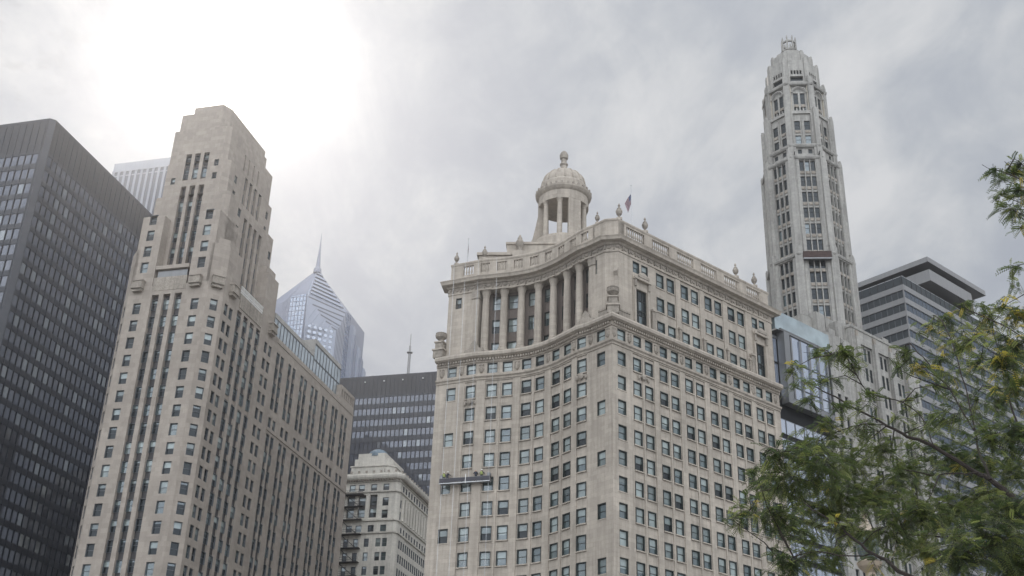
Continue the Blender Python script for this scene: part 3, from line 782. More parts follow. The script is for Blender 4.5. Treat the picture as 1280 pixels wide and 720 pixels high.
        t.build('swept_buttress', root)
    en = MB(); en.lathe((A[0], A[1], 0), [(3.2, 106.7), (4.35, 106.7), (4.4, 107.5), (4.3, 107.55), (4.3, 108.4), (4.55, 108.6), (4.85, 109.0), (4.9, 109.3), (4.4, 109.5), (4.15, 109.6), (4.15, 110.8), (4.0, 111.0)], 'limestone', 40)
    for k in range(30):
        th = 2 * math.pi * k / 30; c0 = Vector(A) + 4.72 * Vector((math.cos(th), math.sin(th)))
        t = MB(); t.box(-.12, .2, -.16, .16, 0, .4, 'carved'); en.add(t, Matrix.Translation((c0.x, c0.y, 109.3)) @ Matrix.Rotation(th, 4, 'Z'))
    en.build('cupola_entablature', root)
    dm = MB(); prof = [(4.0, 111.0)] + [(3.85 * math.cos(R(a)) ** .8 , 111.0 + 3.3 * math.sin(R(a))) for a in range(4, 75, 7)] + [(1.0, 114.2)]
    dm.lathe((A[0], A[1], 0), prof, 'limestone', 32)
    for k in range(16):
        th = 2 * math.pi * k / 16; pts = [(A[0] + (r + .04) * math.cos(th), A[1] + (r + .04) * math.sin(th), z) for r, z in prof[1:-1]]
        dm.tube(pts, [.14] * len(pts), 'limestone', 5)
    dome = dm.build('dome', root)
    fi = MB(); fi.lathe((A[0], A[1], 0), [(1.25, 114.0), (1.1, 114.4), (.75, 114.8), (.62, 115.3), (.55, 115.6), (.75, 115.9), (.7, 116.1), (.5, 116.3), (.48, 117.0), (.72, 117.2), (.78, 117.9), (.6, 118.4), (.3, 118.75), (.05, 118.85)], 'carved', 14); fi.build('finial', dome)
    # rooftop statues beside the cupola
    for x, y, z, s_ in ((1.05, 170.7, 94.5, 1.3), (13.3, 160.4, 91.0, 1.05)):
        t = MB(); t.lathe((0, 0, 0), [(.55, 0), (.5, .35), (.3, .5), (.36, .75), (.5, 1.1), (.55, 1.5), (.45, 1.8), (.3, 1.95), (.32, 2.15), (.2, 2.4), (.12, 2.6), (.05, 2.7)], 'carved', 10)
        t.box(-.9, .9, -.9, .9, -3.4, 0, 'limestone')
        o = MB(); o.add(t, Matrix.Translation((x, y, z)) @ Matrix.Diagonal((s_, s_, s_, 1))); o.build('roof_urn', root)
    W.finish(root)
    return root, P, uB
LONDON, LP, LUB = london()

# ================================================================== setback stone tower with its long wing
def blockw(mb, poly, z0, z1, m, rects={}, top='roofing', skip=()):
    for i, e in enumerate(edges(poly)):
        if i in skip: continue
        wall(mb, e, z0, z1, m, rects.get(i, ()))
    cap(mb, poly, z1, top)
def setback_tower():
    root = thing('setback_tower', 'buff stone setback tower with vertical window strips, sun just above its top, long wing behind', 'building', (-50.12, 181.04, 0))
    f = Fr((-50.12, 181.04), 15); S = 'tower_stone'
    W = Wins(); mb = MB()
    Z = [89.9 - 3.235 * k for k in range(0, 22)]
    def op(rects, path, u, ztop, w=1.45, h=2.1, style='sash_thin', d=-.34, name='window'):
        rects.append((u - w / 2, u + w / 2, ztop - h, ztop, d - .1, 'interior')); W.add(path, u, ztop - h, w, h, d, style, None, name)
    def channel(rects, path, u, w, z0, z1, ztops, d=-.75, h=2.0):
        rects.append((u - w / 2, u + w / 2, z0, z1, d, 'spandrel_dark'))
        for z in ztops:
            if z <= z1 and z - h >= z0: W.add(path, u, z - h, w, h, d + .06, 'sash_thin', None, 'strip_window')
    # ---- main body
    poly = f.poly([(17.2, 0), (2, 0), (0, 2), (0, 63.8), (19.2, 63.8), (19.2, 2)])
    E_ = edges(poly); rc = {0: [], 1: [], 2: [], 5: []}
    for a in (15.15, 4.12):
        for z in Z + [Z[0] - 3.235 * 22]: op(rc[0], E_[0], 17.2 - a, z)
    for a in (7.5, 9.7, 11.9): channel(rc[0], E_[0], 17.2 - a, 1.35, 8, 91.25, [z + .6 for z in Z])
    for z in Z: op(rc[1], E_[1], E_[1].L / 2, z, 1.3); op(rc[5], E_[5], E_[5].L / 2, z, 1.3)
    for b in (3.55, 5.35, 19.75, 21.6):
        for z in Z: op(rc[2], E_[2], b - 2, z + .15, 1.2)
    for b in (8.4, 10.95, 13.5, 16.1):
        channel(rc[2], E_[2], b - 2, 1.6, 8, 91.0, [z + .4 for z in Z], -.36)
        rc[2].append((b - 2.8, b - 1.2, 74.5, 75.2, -.35, 'tower_stone'))
    cols = [(25.2, 27.1), (30.65, 32.7), (36.45, 38.4), (41.85, 43.85), (47.5, 49.4), (52.9, 54.75), (58.2, 60.2)]
    for p in cols:
        for b in p:
            channel(rc[2], E_[2], b - 2, 1.35, 78.8, 90.2, [90.15 - 3.0 * k for k in range(5)], -.34, 1.9)
            op(rc[2], E_[2], b - 2, 77.3, 1.2, 1.9)
            channel(rc[2], E_[2], b - 2, 1.35, 8, 74.1, [74.0 - 3.2 * k for k in range(21)], -.34, 1.9)
    blockw(mb, poly, 0, 93, S, rc, 'roofing', skip=(3,))
    sp = E_[3]; wall(mb, sp, 0, 93, S)
    # ---- shoulders
    nZ = [93.3 + .2 + 3.235 * k for k in range(5)]
    p1 = f.poly([(6.1, 0), (2.0, 0), (2.0, 7), (6.1, 7)]); e1 = edges(p1); r = {0: []}
    for z in nZ[1:]: op(r[0], e1[0], 2.0, z + 1.2)
    blockw(mb, p1, 93, 107.3, S, r)
    p1 = f.poly([(17.2, 0), (12.9, 0), (12.9, 7), (17.2, 7)]); e1 = edges(p1); r = {0: []}
    for z in nZ[1:]: op(r[0], e1[0], 2.05, z + 1.2)
    blockw(mb, p1, 93, 107.3, S, r)
    for sg in (0, 1):   # chamfer turrets
        q = [(2.6, 0), (2.0, 0), (0, 2), (0, 6.6), (2.6, 6.6)]
        if sg: q = [(19.2 - a, b) for a, b in reversed(q)]
        pp = f.poly(q); e1 = edges(pp); r = {}
        blockw(mb, pp, 93, 100.6, S); pp2 = f.poly([(1.3 + (a - 1.3) * .7, 3.2 + (b - 3.2) * .75) for a, b in q]) if not sg else f.poly([(17.9 + (a - 17.9) * .7, 3.2 + (b - 3.2) * .75) for a, b in q])
        blockw(mb, pp2, 100.6, 102.0, S)
    for q, z in (([(2.4, 16.9), (0, 16.9), (0, 21.6), (1.6, 23.4), (2.4, 23.4)], 103.2), ([(2.4, 17.4), (.7, 17.4), (.7, 21.2), (2, 22.6), (2.4, 22.6)], 105.0)):
        pp = f.poly(q); blockw(mb, pp, 93, z, S)
    q = f.poly([(2.4, 6.6), (.9, 6.6), (.9, 7.9), (2.4, 7.9)]); blockw(mb, q, 93, 99, S)
    # ---- tower shaft
    pp = f.poly([(16.6, 2), (2.6, 2), (2.0, 2.6), (2.0, 20.8), (3, 22.6), (16.2, 22.6), (17.2, 20.8), (17.2, 2.6)]); e1 = edges(pp); r = {0: [], 2: []}
    for a in (7.95, 9.75, 11.55): channel(r[0], e1[0], 16.6 - a, 1.15, 97.2, 112.5, [111.4 - 3.2 * k for k in range(6)])
    for b in (9.2, 11.3, 13.4, 15.5): channel(r[2], e1[2], b - 2.6, 1.2, 96.0, 110.5, [110 - 3.2 * k for k in range(6)])
    for z in (97.5, 101.5, 105.2, 108.8):
        op(r[2], e1[2], 17.4, z + .6, 1.1, 1.7)
        op(r[2], e1[2], 3.9, z + 2.4, 1.1, 1.7)
    blockw(mb, pp, 93, 112.5, S, r)
    pp = f.poly([(15.6, 2), (4.2, 2), (3.2, 3), (3.2, 20.6), (4.2, 21.6), (15, 21.6), (16, 20.6), (16, 4)]); e1 = edges(pp); r = {0: [], 2: []}
    for a in (7.95, 9.75, 11.55): r[0].append((15.6 - a - .55, 15.6 - a + .55, 112.4, 114.4, -.75, 'spandrel_dark')); channel(r[0], e1[0], 15.6 - a, 1.1, 115.7, 121.4, [121, 118.2], -.4)
    for b in (9.4, 11.4, 13.4, 15.4): channel(r[2], e1[2], b - 3, 1.1, 113.6, 119.8, [119.4, 116.4])
    for z in (114.6, 117.8):
        op(r[2], e1[2], 2.5, z, 1.0, 1.6); op(r[2], e1[2], 16.0, z, 1.0, 1.6)
    op(r[0], e1[0], 1.6, 116.5, .9, 1.4); op(r[0], e1[0], 9.9, 116.8, .9, 1.4); op(r[0], e1[0], 9.9, 119.6, .9, 1.4)
    blockw(mb, pp, 112.5, 119.6, S, r)
    pp = f.poly([(15.4, 2), (4.6, 2), (3.9, 2.7), (3.9, 20.4), (4.6, 21.0), (15, 21.0), (15.4, 20)]); r = {0: [], 2: []}; e1 = edges(pp)
    for a in (7.95, 9.75, 11.55): channel(r[0], e1[0], 15.4 - a, 1.1, 115.7, 121.4, [121], -.4)
    for u in (6.2, 8, 10, 12): r[2].append((u - .25, u + .25, 121.2, 124.6, -.25, S))
    blockw(mb, pp, 119.6, 126.9, S, r)
    pp = f.poly([(14.5, 2), (6, 2), (5.1, 3.6), (5.1, 19.2), (14.5, 19.2)]); blockw(mb, pp, 126.9, 130.5, S)
    pp = f.poly([(12.1, 2.004), (6.2, 2.004), (5.3, 4.0), (5.3, 18.6), (12.1, 18.6)]); blockw(mb, pp, 130.5, 131.9, S)
    mb.build('wall', root)
    tr = MB()   # ledges, carved bands
    tr.prism(f.poly([(12.75, -.05), (6.35, -.05), (6.35, 2.0), (12.75, 2.0)]), 92.0, 94.6, 'carved')
    tr.prism(f.poly([(12.4, .35), (6.7, .35), (6.7, 2.0), (12.4, 2.0)]), 94.6, 96.0, 'panel_grey')
    tr.prism(f.poly([(12.75, -.1), (6.35, -.1), (6.35, 2.0), (12.75, 2.0)]), 96.2, 96.9, S)
    tr.build('carved_band', root); tr = MB()
    tr.prism(f.poly([(1.95, 7.9), (-.12, 7.9), (-.12, 16.8), (1.95, 16.8)]), 91.6, 94.3, 'carved')
    tr.build('carved_band', root)
    rl = MB()   # white railing over the west ledge
    e = Path([tuple(f.w(0, 7.9)), tuple(f.w(0, 16.8))])
    for z in (94.4, 94.9, 95.7): sweep(rl, e, [(-.1, z), (0, z), (0, z + .1), (-.1, z + .1)], 'white_paint')
    for k in range(30): pbox(rl, e, .1 + k * .3, .06, -.08, -.02, 94.4, 95.8, 'white_paint')
    rl.build('railing', root)
    for path, u in ((Path([tuple(f.w(17.2, 0)), tuple(f.w(2, 0))]), 17.2 - 15.4), (Path([tuple(f.w(17.2, 0)), tuple(f.w(2, 0))]), 17.2 - 4.35), (Path([tuple(f.w(2, 0)), tuple(f.w(0, 2))]), 1.41),
                    (Path([tuple(f.w(0, 2)), tuple(f.w(0, 30))]), 2.7), (Path([tuple(f.w(0, 2)), tuple(f.w(0, 30))]), 18.8)):
        b = MB(); pbox(b, path, u, 2.1, 0, 1.0, 92.5, 92.9, 'carved'); pbox(b, path, u, 1.8, 0, .7, 92.0, 92.5, 'carved')
        pbox(b, path, u, 2.0, .0, .9, 92.9, 93.9, 'carved'); pbox(b, path, u, 2.2, 0, 1.05, 93.9, 94.1, S); b.build('balcony', root)
    b = MB(); e = Path([tuple(f.w(0, 24.2)), tuple(f.w(0, 63.8)), tuple(f.w(19, 63.8))])
    sweep(b, e, [(0, 74.6), (.15, 74.65), (.15, 75.1), (0, 75.2)], S); sweep(b, e, [(0, 91.9), (.1, 91.95), (.1, 92.3), (0, 92.35)], S)
    b.build('string_course', root)
    # ---- rooftop additions on the wing
    mb2 = MB(); W2 = Wins()
    for (b0, b1, a0, a1, z0, z1) in ((24.0, 43.0, 1.0, 12, 93, 98.2), (43.0, 57.2, 1.0, 12, 93, 101.2)):
        pp = f.poly([(a1, b0), (a0, b0), (a0, b1), (a1, b1)]); e1 = edges(pp)
        blockw(mb2, pp, z0, z1, 'concrete', {1: [(0, b1 - b0, 93.4, z1 - .9, -.12, 'frame_grey')], 0: []})
        L = b1 - b0; n = int(L / 1.45)
        for k in range(n):
            for z, h in ([(93.6, z1 - 1.0 - 93.6)] if z1 < 100 else [(93.6, 3.1), (96.9, 3.2)]):
                W2.add(e1[1], (k + .5) * L / n, z, L / n - .12, h, -.06, 'penthouse_glass', None, 'pane')
    pp = f.poly([(12, 56), (0, 56), (0, 63.75), (12, 63.75)]); e1 = edges(pp); r = {1: []}
    for k in range(6): r[1].append((.6 + k * 1.2, 1.4 + k * 1.2, 93.8, 95.6, -.4, 'interior'))
    blockw(mb2, pp, 93, 96.3, S, r)
    W2.finish(mb2.build('penthouse', root))
    W.finish(root); return root
setback_tower()

# ================================================================== black steel towers
def mies_wall(mb, W, path, z0, z1, u0, pitch, n, floor, wh, top, nfl, ww=1.34, fin=True, style='mies'):
    rects = []
    ftop = top
    rects.append((0, path.L, ftop + .6, z1 - .5, -.05, 'louver'))
    for k in range(nfl):
        z = ftop - k * floor
        rects.append((u0 - .2, u0 + n * pitch, z - wh, z, -.14, 'interior'))
        for i in range(n):
            W.add(path, u0 + pitch * (i + .5) - .05, z - wh, ww, wh, -.10, style, None, 'window')
    for i in range(n + 1):
        u = u0 + pitch * i - .05; rects.append((u - .08, u + .08, 6, z1 - .8, .07, 'dark_steel'))
    wall(mb, path, z0, z1, 'dark_steel', rects)
def black_tower():
    root = thing('office_tower', 'black steel and glass office tower at far left, louvred blank band on top', 'building', (-96.5, 205.1, 0))
    f = Fr((-96.5, 205.1), 15); W = Wins(); mb = MB()
    top = 133.0
    poly = f.poly([(46, 0), (0.9, 0), (0, .9), (0, 62), (46, 62)]); e = edges(poly)
    # north front: bays counted from the corner pier outwards
    mies_wall(mb, W, e[0], 0, 141.6, 45.1 - 27 * 1.6 - .45, 1.6, 27, 3.53, 2.35, top, 36, 1.3)
    wall(mb, e[1], 0, 141.6, 'dark_steel')
    mies_wall(mb, W, e[2], 0, 141.6, .15, 1.74, 34, 3.53, 2.35, top, 36)
    wall(mb, e[3], 0, 141.6, 'dark_steel'); wall(mb, e[4], 0, 141.6, 'dark_steel'); cap(mb, poly, 141.6)
    mb.build('wall', root); W.finish(root)
black_tower()
def dark_block():
    O = (-50.02, 326.19)
    root = thing('office_tower', 'dark office slab standing between the long wing and the domed block, mast on top', 'building', O + (0,))
    f = Fr(O, 15); W = Wins(); mb = MB()
    poly = f.poly([(30, 0), (-42, 0), (-42, 28), (30, 28)]); e = edges(poly)
    mies_wall(mb, W, e[0], 0, 134.9, 1.0, 1.32, 53, 3.42, 2.0, 128.0, 16, 1.1)
    for i in (1, 2, 3): wall(mb, e[i], 0, 134.9, 'dark_steel')
    cap(mb, poly, 134.9); mb.build('wall', root)
    for a in (-8.1, -14.0, -19.8, -26):
        p = f.w(a, -.25); t = MB(); t.lathe((p.x, p.y, 132.95), [(.05, -.22), (.22, -.1), (.22, .12), (.05, .22)], 'white_paint', 8); t.build('floodlight', root)
    p = f.w(-19.0, 6); t = MB()
    t.box(p.x - 1.5, p.x + 1.5, p.y - 1.5, p.y + 1.5, 134.9, 136.2, 'dark_steel')
    t.lathe((p.x, p.y, 136), [(.42, 0), (.40, 8), (.32, 8.05), (.30, 10.5)], 'panel_light', 8)
    t.lathe((p.x, p.y, 144.2), [(.9, 0), (.9, .25)], 'panel_light', 8)
    t.lathe((p.x, p.y, 146.5), [(.14, 0), (.10, 3.6), (.03, 4.2)], 'panel_light', 6)
    t.build('mast', root)
    p = f.w(-9.3, 3); t = MB(); t.lathe((p.x, p.y, 134.9), [(1.6, 0), (1.5, .5), (1.0, 1.0), (.3, 1.25)], 'panel_grey', 12); t.build('roof_dome', root)
    W.finish(root)
dark_block()

# ================================================================== far white slab tower with piers
def white_slab():
    O = (-218.64, 547.99)
    root = thing('skyscraper', 'far pale skyscraper with narrow vertical piers, seen between black tower and stone tower', 'building', O + (0,))
    f = Fr(O, 15); mb = MB(); poly = f.poly([(0, 0), (-59, 0), (-59, 59), (0, 59)]); e = edges(poly); r = []; wm = MB()
    n = 17; pitch = 59 / n
    for i in range(n): r.append((pitch * i + .95, pitch * i + pitch - .95 + .6, 20, 341, -.5, 'aon_window'))
    wall(mb, e[0], 0, 346.5, 'granite_white', r)
    wall(mb, Path([tuple(f.w(0, 59)), tuple(f.w(0, 0))]), 0, 346.5, 'granite_white', r)
    for i in (1, 2): wall(mb, e[i], 0, 346.5, 'granite_white')
    cap(mb, poly, 346.5); mb.build('wall', root)
    pm = MB()
    for path in (e[0], Path([tuple(f.w(0, 59)), tuple(f.w(0, 0))])):
        for i in range(n):
            pbox(pm, path, pitch * i + pitch / 2 + .3, pitch - 1.3, -.45, -.35, 338.2, 338.9, 'granite_white')
    pm.build('spandrel', root)
    pp = f.poly([(1.2, 1), (0, 1), (0, 58), (1.2, 58)]); m2 = MB(); m2.prism(pp, 0, 342.5, 'granite_white'); m2.build('corner_pier', root)
white_slab()

# ================================================================== spired glass tower
def spired():
    O = (-103.13, 535.15)
    root = thing('skyscraper', 'far blue grey glass skyscraper with chevron stepped crown and needle spire', 'building', O + (0,))
    f = Fr(O, 60)     # b runs along the stepped face
    apex = Vector((-100.8, 543.0)); mb = MB(); gl = MB()
    q = lambda a, b: f.w(a, b)
    # plan: left glass bay, stepped face, right glass bay, stepped back corner
    n15 = Fr(O, 105)
    pts = [n15.w(0, -22), n15.w(0, -12.8), n15.w(0, -9.2), q(0, 0), q(0, 21.9), q(5.5, 26.8)]
    pts = [Vector(p) for p in pts]
    pts += [pts[-1] + Vector((math.sin(R(15)), math.cos(R(15)))) * 20, pts[0] + Vector((math.sin(R(15)), math.cos(R(15)))) * 40]
    P = [tuple(p) for p in pts]; es = edges(P)
    zt = [259.5, 262.0, 264.5, 265.6, 261.5, 263, 262, 255]
    # shaft walls up to the slope line
    for i, e in enumerate(es):
        a, b = P[i], P[(i + 1) % len(P)]; z0, z1 = zt[i], zt[(i + 1) % len(P)]
        m = 'pru_glass' if i in (2, 4) else 'pru_stone'
        mb.face([(a[0], a[1], 0), (b[0], b[1], 0), (b[0], b[1], z1), (a[0], a[1], z0)], m)
        mb.face([(a[0], a[1], z0), (b[0], b[1], z1), (apex.x, apex.y, 283.5)], 'pru_stripe' if i in (3,) else 'pru_stone')
    mb.build('wall', root)
    # mullion grids over the two glass bays
    gr = MB()
    for i in (1, 2, 4):
        e = es[i]; n = 3 if i == 4 else (2 if i == 1 else 5)
        for k in range(n + 1):
            x = e.L * k / n; z1 = zt[i] + (zt[i + 1] - zt[i]) * k / n
            pbox(gr, e, min(max(x, .2), e.L - .2), .32, 0, .18, 150, z1 - .2, 'pru_stone')
        z = 160
        while z < min(zt[i], zt[i + 1]):
            sweep(gr, e, [(0, z), (.12, z), (.12, z + .3), (0, z + .3)], 'pru_stone'); z += 2.6
    gr.build('mullion', root)
    # nested stepped slabs on the angled face
    e3 = es[3]; st = [(0.35, 265.0, 22.0, 261.2), (2.6, 261.0, 21.6, 258.5), (5.4, 258.6, 20.4, 255.6), (7.0, 255.9, 19.2, 252.4), (9.9, 252.8, 18.0, 250.3), (12.9, 250.2, 17.0, 249.0)]
    for k, (b0, z0, b1, z1) in enumerate(st):
        t = MB(); off = .7 * (k + 1)
        def pt(b, z, o):
            p = e3.at(b) + e3.n[0] * o; return (p.x, p.y, z)
        b1s = 22.0 - k * 1.05
        fr_ = [pt(0.02, 120, off), pt(b1s, 120, off), pt(b1s, z1, off), pt(b0, z0, off), pt(0.02, z0 - b0 * 2.0 + .5, off)]
        bk = [pt(0.02, 120, off - .9), pt(b1s, 120, off - .9), pt(b1s, z1, off - .9), pt(b0, z0, off - .9), pt(0.02, z0 - b0 * 2.0 + .5, off - .9)]
        t.face(fr_, 'pru_stripe')
        for j in range(5):
            l = (j + 1) % 5; t.face([fr_[j], bk[j], bk[l], fr_[l]], 'pru_stone')
        # dark strips painted as shade under each raking edge and beside each upright
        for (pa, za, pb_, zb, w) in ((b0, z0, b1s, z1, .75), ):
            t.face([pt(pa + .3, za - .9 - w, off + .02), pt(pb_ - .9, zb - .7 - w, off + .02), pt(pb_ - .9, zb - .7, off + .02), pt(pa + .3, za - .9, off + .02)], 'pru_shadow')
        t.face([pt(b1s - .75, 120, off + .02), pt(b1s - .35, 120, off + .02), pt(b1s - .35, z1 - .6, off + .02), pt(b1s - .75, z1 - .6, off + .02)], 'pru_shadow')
        t.build('chevron_slab', root)
    W = Wins()
    Wp = Path([tuple(e3.at(0) + e3.n[0] * 4.22), tuple(e3.at(17) + e3.n[0] * 4.22)])
    for r_ in range(24):
        z = 247.5 - r_ * 2.9
        for c_ in range(5):
            u = 1.8 + c_ * 2.9
            if z < 256 - (5 - c_) * -.0 - abs(0): W.add(Wp, u, z - 1.9, 1.9, 1.8, .02, 'pru_glass')
    for k in range(4):   # upper-left punched windows
        for c_ in range(4):
            z = 259.2 - k * 2.9 - c_ * .9
            if c_ * 2.9 < k * 2.9 + 1.2: pass
    # sloped crown bands
    cb = MB()
    L0, R0 = Vector((*q(0, 0), 265.6)), Vector((*q(0, 21.9), 261.5)); T = Vector((apex.x, apex.y, 283.5))
    nrm = (R0 - L0).cross(T - L0).normalized()
    if nrm.y > 0: nrm = -nrm
    for k in range(7):
        t0 = .04 + k * .128; t1 = t0 + .085
        a0, b0 = L0.lerp(T, t0), R0.lerp(T, t0); a1, b1 = L0.lerp(T, t1), R0.lerp(T, t1)
        a0 = a0.lerp(b0, .06); a1 = a1.lerp(b1, .06); b0 = b0.lerp(a0, .06); b1 = b1.lerp(a1, .06)
        o = nrm * .9
        cb.box8([a0, b0, b0 + o, a0 + o, a1, b1, b1 + o * .6, a1 + o * .6], 'pru_stripe')
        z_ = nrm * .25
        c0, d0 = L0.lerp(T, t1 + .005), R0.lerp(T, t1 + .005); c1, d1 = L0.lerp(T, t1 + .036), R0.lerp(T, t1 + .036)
        cb.face([c0.lerp(d0, .05) + z_, d0.lerp(c0, .05) + z_, d1.lerp(c1, .05) + z_, c1.lerp(d1, .05) + z_], 'pru_shadow')  # shade line between the crown bands, laid on as a dark strip
    cb.build('crown_band', root)
    # stepped blocks behind the right bay
    sb = MB()
    for k in range(5):
        p = pts[5] + Vector((math.sin(R(35)), math.cos(R(35)))) * (1.5 + 2.6 * k); z = 256 - k * 5.0
        sb.lathe((p.x, p.y, 0), [(2.4, 100), (2.4, z), (1.9, z + .1), (1.9, z + 1.2)], 'pru_stone' if k % 2 else 'pru_stripe', 4, True, R(30))
    sb.build('stepped_corner', root)
    s = MB(); s.lathe((apex.x, apex.y, 0), [(2.2, 281.2), (2.0, 283.6), (1.25, 284.6), (.8, 291), (.35, 298), (.05, 305.5)], 'pru_stone', 8); s.build('spire', root)
    W.finish(root, 60)
spired()

# ================================================================== ornate old corner building
def old_corner():
    O = (-25.26, 273.84)
    root = thing('office_building', 'cream stone older block with fire escapes and deep cornice, low between wing and domed block', 'building', O + (0,))
    f = Fr(O, 15); W = Wins(); mb = MB(); S = 'old_stone'
    poly = f.poly([(17, 0), (.8, 0), (0, .8), (0, 34), (17, 34)]); e = edges(poly); r0, r2 = [], []
    def w(r, p, u, zt, ww=1.5, h=2.0):
        r.append((u - ww / 2, u + ww / 2, zt - h, zt, -.35, 'interior')); W.add(p, u, zt - h, ww, h, -.25, 'sash_thin')
    for a in (3.3, 6.4, 9.5, 11.9, 14.5):
        w(r0, e[0], 17 - a, 87.1)
        w(r0, e[0], 17 - a, 77.1)
    w(r0, e[0], 17 - 3.2, 83.7); w(r0, e[0], 17 - 3.2, 80.7)
    for a in (6.3, 9.2, 12.0, 14.7):   # tall recessed bays
        r0.append((17 - a - .95, 17 - a + .95, 78.9, 84.5, -.7, 'spandrel_dark'))
        for z in (84.3, 81.4): W.add(e[0], 17 - a, z - 2.2, 1.7, 2.1, -.6, 'sash_thin')
    z = 73.9
    while z > 14:
        for a in (2.7, 4.3, 7.2, 9.9, 12.4, 14.9): w(r0, e[0], 17 - a, z, 1.2, 2.0)
        for b in [1.9 + 1.55 * k for k in range(20)]: w(r2, e[2], b, z, 1.0, 2.0)
        z -= 3.3
    for b in [2.4 + 2.05 * k for k in range(15)]: w(r2, e[2], b, 87.1, 1.1, 1.6); w(r2, e[2], b, 77.0, 1.0, 1.7)
    w(r2, e[2], 1.2, 83.4, .8); w(r2, e[2], 1.2, 80.6, .8)
    for b in [3.4 + 2.05 * k for k in range(14)]:
        r2.append((b - .62, b + .62, 78.6, 84.4, -.5, 'spandrel_dark'))
    for i, p in enumerate(e): wall(mb, p, 0, 88.2, S, r0 if i == 0 else r2 if i == 2 else ())
    cap(mb, poly, 89.0); mb.build('wall', root)
    co = MB(); C = Path([tuple(f.w(17, 34)), tuple(f.w(17, 0)), tuple(f.w(.8, 0)), tuple(f.w(0, .8)), tuple(f.w(0, 34))])
    sweep(co, C, [(0, 87.5), (.2, 87.6), (.3, 88.0), (1.0, 88.2), (1.2, 88.6), (1.25, 89.1), (1.0, 89.3), (.2, 89.4), (.2, 89.9), (-.3, 89.9), (-.3, 88.9)], S)
    u = 17.3 + .4 - .7
    u = .3
    while u < C.L: pbox(co, C, u, .3, .25, .9, 87.85, 88.2, 'carved'); u += .7
    u = .5
    while u < C.L: pbox(co, C, u, .5, -.1, .25, 89.9, 90.5, 'carved'); u += 1.9
    for z in (85.0, 78.0, 75.0): sweep(co, C, [(0, z), (.3, z + .05), (.35, z + .4), (0, z + .5)], S)
    co.build('cornice', root)
    for b in [3.4 + 2.05 * k - 1.02 for k in range(15)]:
        q = f.w(-.12, b + .8); t = MB(); t.lathe((q.x, q.y, 78.6), [(.42, 0), (.36, .3), (.33, 5.0), (.44, 5.7)], S, 10); t.build('column', root)
    ph = MB(); ph.prism(f.poly([(14, 3), (4.5, 3), (3, 4.5), (3, 14), (14, 14)]), 89, 92.6, S); ph.prism(f.poly([(14.2, 2.8), (4.4, 2.8), (2.8, 4.4), (2.8, 14), (14.2, 14)]), 92.6, 92.9, S); ph.prism(f.poly([(13.4, 3.5), (5, 3.5), (4, 5), (4, 13), (13.4, 13)]), 92.9, 94.8, S); ph.prism(f.poly([(7.2, 2.4), (5.2, 2.4), (5.2, 2.99), (7.2, 2.99)]), 89, 91.8, S)
    ph.prism(f.poly([(12.6, 3.6), (5.5, 3.6), (5.5, 12), (12.6, 12)]), 94.8, 96.2, S)
    ph.build('roof_pavilion', root)
    q = f.w(8.3, 6); t = MB(); t.lathe((q.x, q.y, 96.2), [(2.6, -.6), (2.55, .2), (2.2, .8), (1.5, 1.3), (.7, 1.6), (.15, 1.7)], 'verdigris', 14); t.build('glass_dome', root)
    fe = MB()   # fire escape galleries
    for k, z in enumerate([84.5, 81.6, 78.4, 74.9, 71.6, 68.3, 65, 61.7]):
        fe.prism(f.poly([(16.6, -1.3), (8.6, -1.3), (8.6, 0), (16.6, 0)]), z - .12, z, 'iron')
        for h in (.45, .95): fe.prism(f.poly([(16.6, -1.32), (8.6, -1.32), (8.6, -1.26), (16.6, -1.26)]), z + h, z + h + .06, 'iron')
        for j in range(21): a = 8.6 + j * .4; fe.prism(f.poly([(a + .04, -1.31), (a, -1.31), (a, -1.27), (a + .04, -1.27)]), z, z + .95, 'iron')
        p0, p1 = f.w(9.5, -.7), f.w(13.5, -.7)
        if k: fe.tube([(p0.x, p0.y, z), (p1.x, p1.y, z + 3.1)], [.12, .12], 'iron', 4)
    fe.build('fire_escape', root)
    W.finish(root)
old_corner()

